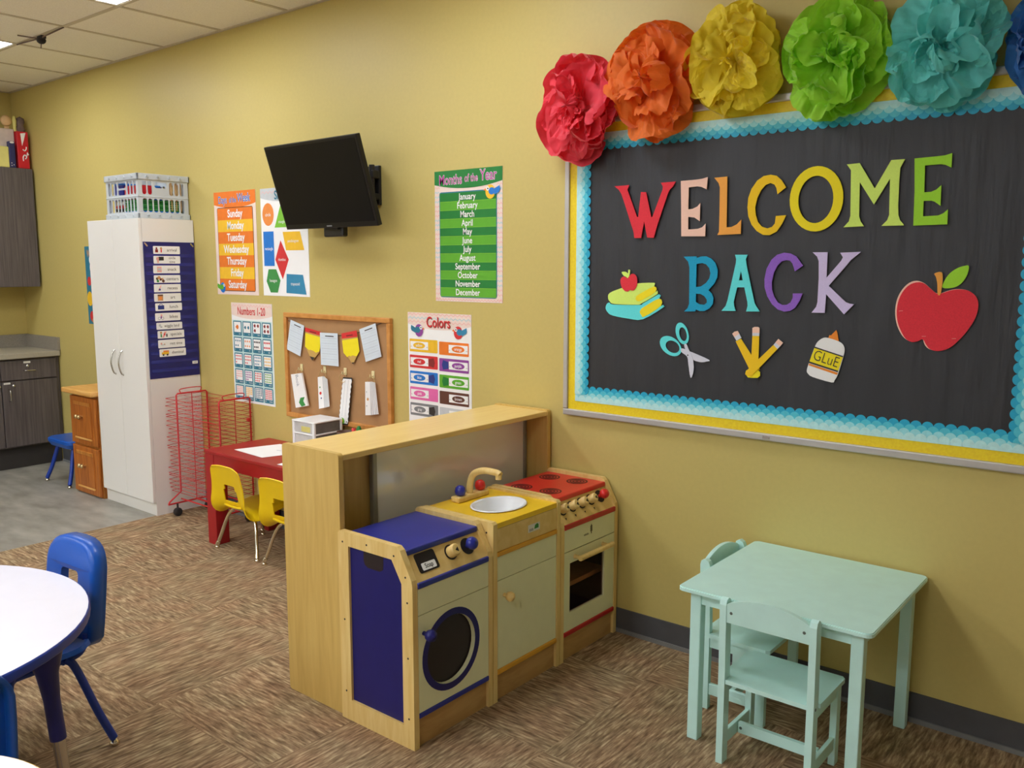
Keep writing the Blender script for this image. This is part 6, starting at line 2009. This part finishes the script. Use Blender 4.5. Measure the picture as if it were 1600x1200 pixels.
blue_chair('bright blue plastic chair behind the round white table with blue edge', (-2.797, -1.950, 0), math.pi+0.08)
blue_chair('blue chair half out of frame at the left, between the two round tables', (-2.238, -2.388, 0), math.pi/2)
t = thing('stool', 'blue plastic stool with splayed legs partly hidden behind the honey oak cabinet', 'stool', (-6.165, -0.205, 0))
m = MB()
lp = rrect(-6.345, -5.985, -0.360, -0.050, 0.055, 5)
lo = [(-6.165+(p[0]+6.165)*0.90, -0.205+(p[1]+0.205)*0.90) for p in lp]
n = len(lp)
vs = [(p[0], p[1], 0.262) for p in lo]+[(p[0], p[1], 0.292) for p in lp]+[(p[0], p[1], 0.310) for p in lp]+[(-6.165+(p[0]+6.165)*0.94, -0.205+(p[1]+0.205)*0.94, 0.318) for p in lp]
fs = [(k*n+i, k*n+(i+1) % n, (k+1)*n+(i+1) % n, (k+1)*n+i) for k in range(3) for i in range(n)]
m.add(vs, fs, 'blue_plastic', False)
m.add(vs, [tuple(reversed(range(n))), tuple(range(3*n, 4*n))], 'blue_plastic')
m.build('seat', t)
for sx in (-1, 1):
    for sy in (-1, 1):
        c = lambda x, y, z: (-6.165+sx*x, -0.205+sy*y, z)
        lg = MB().tube(smooth_path([c(0.11, 0.095, 0.270), c(0.125, 0.110, 0.20), c(0.150, 0.135, 0.10), c(0.172, 0.162, 0.022)], 5), 0.0135, 'blue_metal', 12).build('leg', t)
        MB().lathe([(0.013, 0.0), (0.016, 0.004), (0.013, 0.012), (0.007, 0.02), (0.0, 0.022)], 'chrome', c(0.172, 0.162, 0.0005), n=14).build('glide', lg)

# ------------------------------------------------------------------ round tables
def round_table(label, cx, cy, R, H, edge, legcol, a0, n=4, rl=0.86):
    t = thing('round_table', label, 'table', (cx, cy, 0))
    m = MB().lathe([(R-0.004, H-0.0035), (R-0.0045, H), (0.0, H)], 'table_white', (cx, cy, 0), n=72, smooth=False)
    m.lathe([(0.0, H-0.026), (R-0.006, H-0.026), (R-0.006, H-0.004)], 'table_white', (cx, cy, 0), n=72, smooth=False)
    m.build('tabletop', t)
    MB().lathe([(R-0.0055, H-0.028), (R-0.001, H-0.0265), (R, H-0.022), (R, H-0.006), (R-0.001, H-0.002), (R-0.004, H-0.0005)], edge, (cx, cy, 0), n=72).build('edge_band', t)
    for i in range(n):
        a = math.radians(a0+360*i/n)
        px, py = cx+R*rl*math.cos(a), cy+R*rl*math.sin(a)
        qx, qy = cx+(R*rl+0.045)*math.cos(a), cy+(R*rl+0.045)*math.sin(a)
        z1 = H-0.030
        lerp = lambda k: (px+(qx-px)*k, py+(qy-py)*k, z1*(1-k))
        lg = MB().tube([lerp(0.0), lerp(0.05), lerp(0.16), lerp(0.30), lerp(0.52)], [0.052, 0.046, 0.028, 0.021, 0.021], legcol, 16).build('leg', t)
        m = MB().tube([lerp(0.515), lerp(0.965)], 0.0165, 'steel', 14)
        m.build('inner_tube', lg)
        MB().tube([lerp(0.96), lerp(0.999)], [0.019, 0.021], 'rubber', 12).build('foot', lg)
    return t


round_table('round white table with a blue edge and blue legs at the left', -2.709, -2.3755, 0.563, 0.545, 'blue_metal', 'navy_metal', 42)
round_table('small round white table with a yellow edge at the bottom left corner', -1.575, -2.660, 0.30, 0.60, 'play_yellow', 'p_yellow', 45)

# ------------------------------------------------------------------ red wire drying rack
t = thing('drying_rack', 'tall red wire paint drying rack on wheels beside the white cabinet', 'drying rack', (-4.60, -0.14, 0))
for fx_, ya, yb in ((-4.825, -0.222, -0.018), (-4.375, -0.222, -0.018)):
    s = -1
    p = [(fx_, ya-0.085, 0.078), (fx_, ya-0.078, 0.092), (fx_, ya, 0.145), (fx_, ya, 0.735), (fx_, ya+0.008, 0.744), (fx_, yb-0.008, 0.744), (fx_, yb, 0.735), (fx_, yb, 0.078)]
    fr = MB().tube(p, 0.0052, 'red_wire', 10)
    fr.tube([(fx_, ya-0.085, 0.078), (fx_, yb, 0.078)], 0.0052, 'red_wire', 10)
    fr.tube([(fx_, -0.12, 0.078), (fx_, -0.12, 0.744)], 0.0026, 'red_wire', 8)
    fo = fr.build('end_frame', t)
    MB().tube(smooth_path([(fx_, ya+0.03, 0.746), (fx_, ya+0.032, 0.770), (fx_, yb-0.045, 0.772), (fx_, yb-0.043, 0.746)], 4), 0.003, 'red_wire', 8).build('handle', fo)
m = MB()
for y in (-0.222, -0.018):
    m.tube([(-4.825, y, 0.10), (-4.375, y, 0.10)], 0.0045, 'red_wire', 8)
m.tube([(-4.825, -0.12, 0.078), (-4.375, -0.12, 0.078)], 0.0045, 'red_wire', 8)
m.build('base_bar', t)
rnd = random.Random(3)
for i in range(25):
    z = 0.722-0.0238*i
    dz = rnd.uniform(-0.006, 0.006)
    dx = rnd.uniform(-0.010, 0.010)
    m = MB()
    x0, x1, y0, y1 = -4.896+abs(dx), -4.362+dx*0.3, -0.252+dx, -0.016
    zf, zb = z-0.006+dz, z+0.004
    Z = lambda y: zb+(zf-zb)*(y-y1)/(y0-y1)
    m.tube([(x0, y0, Z(y0)), (x1, y0, Z(y0)), (x1, y1, Z(y1)), (x0, y1, Z(y1))], 0.0019, 'red_wire', 5, closed=True)
    for k in (1,):
        x = x0+(x1-x0)*k/2
        m.tube([(x, y0, Z(y0)), (x, y1, Z(y1))], 0.0011, 'red_wire', 4)
    for k in (1,):
        y = y0+(y1-y0)*k/2
        m.tube([(x0, y, Z(y)), (x1, y, Z(y))], 0.0011, 'red_wire', 4)
    m.build('wire_shelf', t)
for x in (-4.815, -4.385):
    for y in (-0.255, -0.045):
        MB().lathe([(0.010, -0.013), (0.024, -0.012), (0.026, -0.006), (0.026, 0.006), (0.024, 0.012), (0.010, 0.013)], 'rubber', (x, y, 0.0265), (1, 0, 0), 20).tube([(x, y, 0.03), (x, y, 0.078)], 0.006, 'rubber', 8).build('caster', t)
MB().rbox(-4.385, -4.365, -0.040, -0.018, 0.600, 0.622, 'red_wire', 0.003).build('clamp', t)
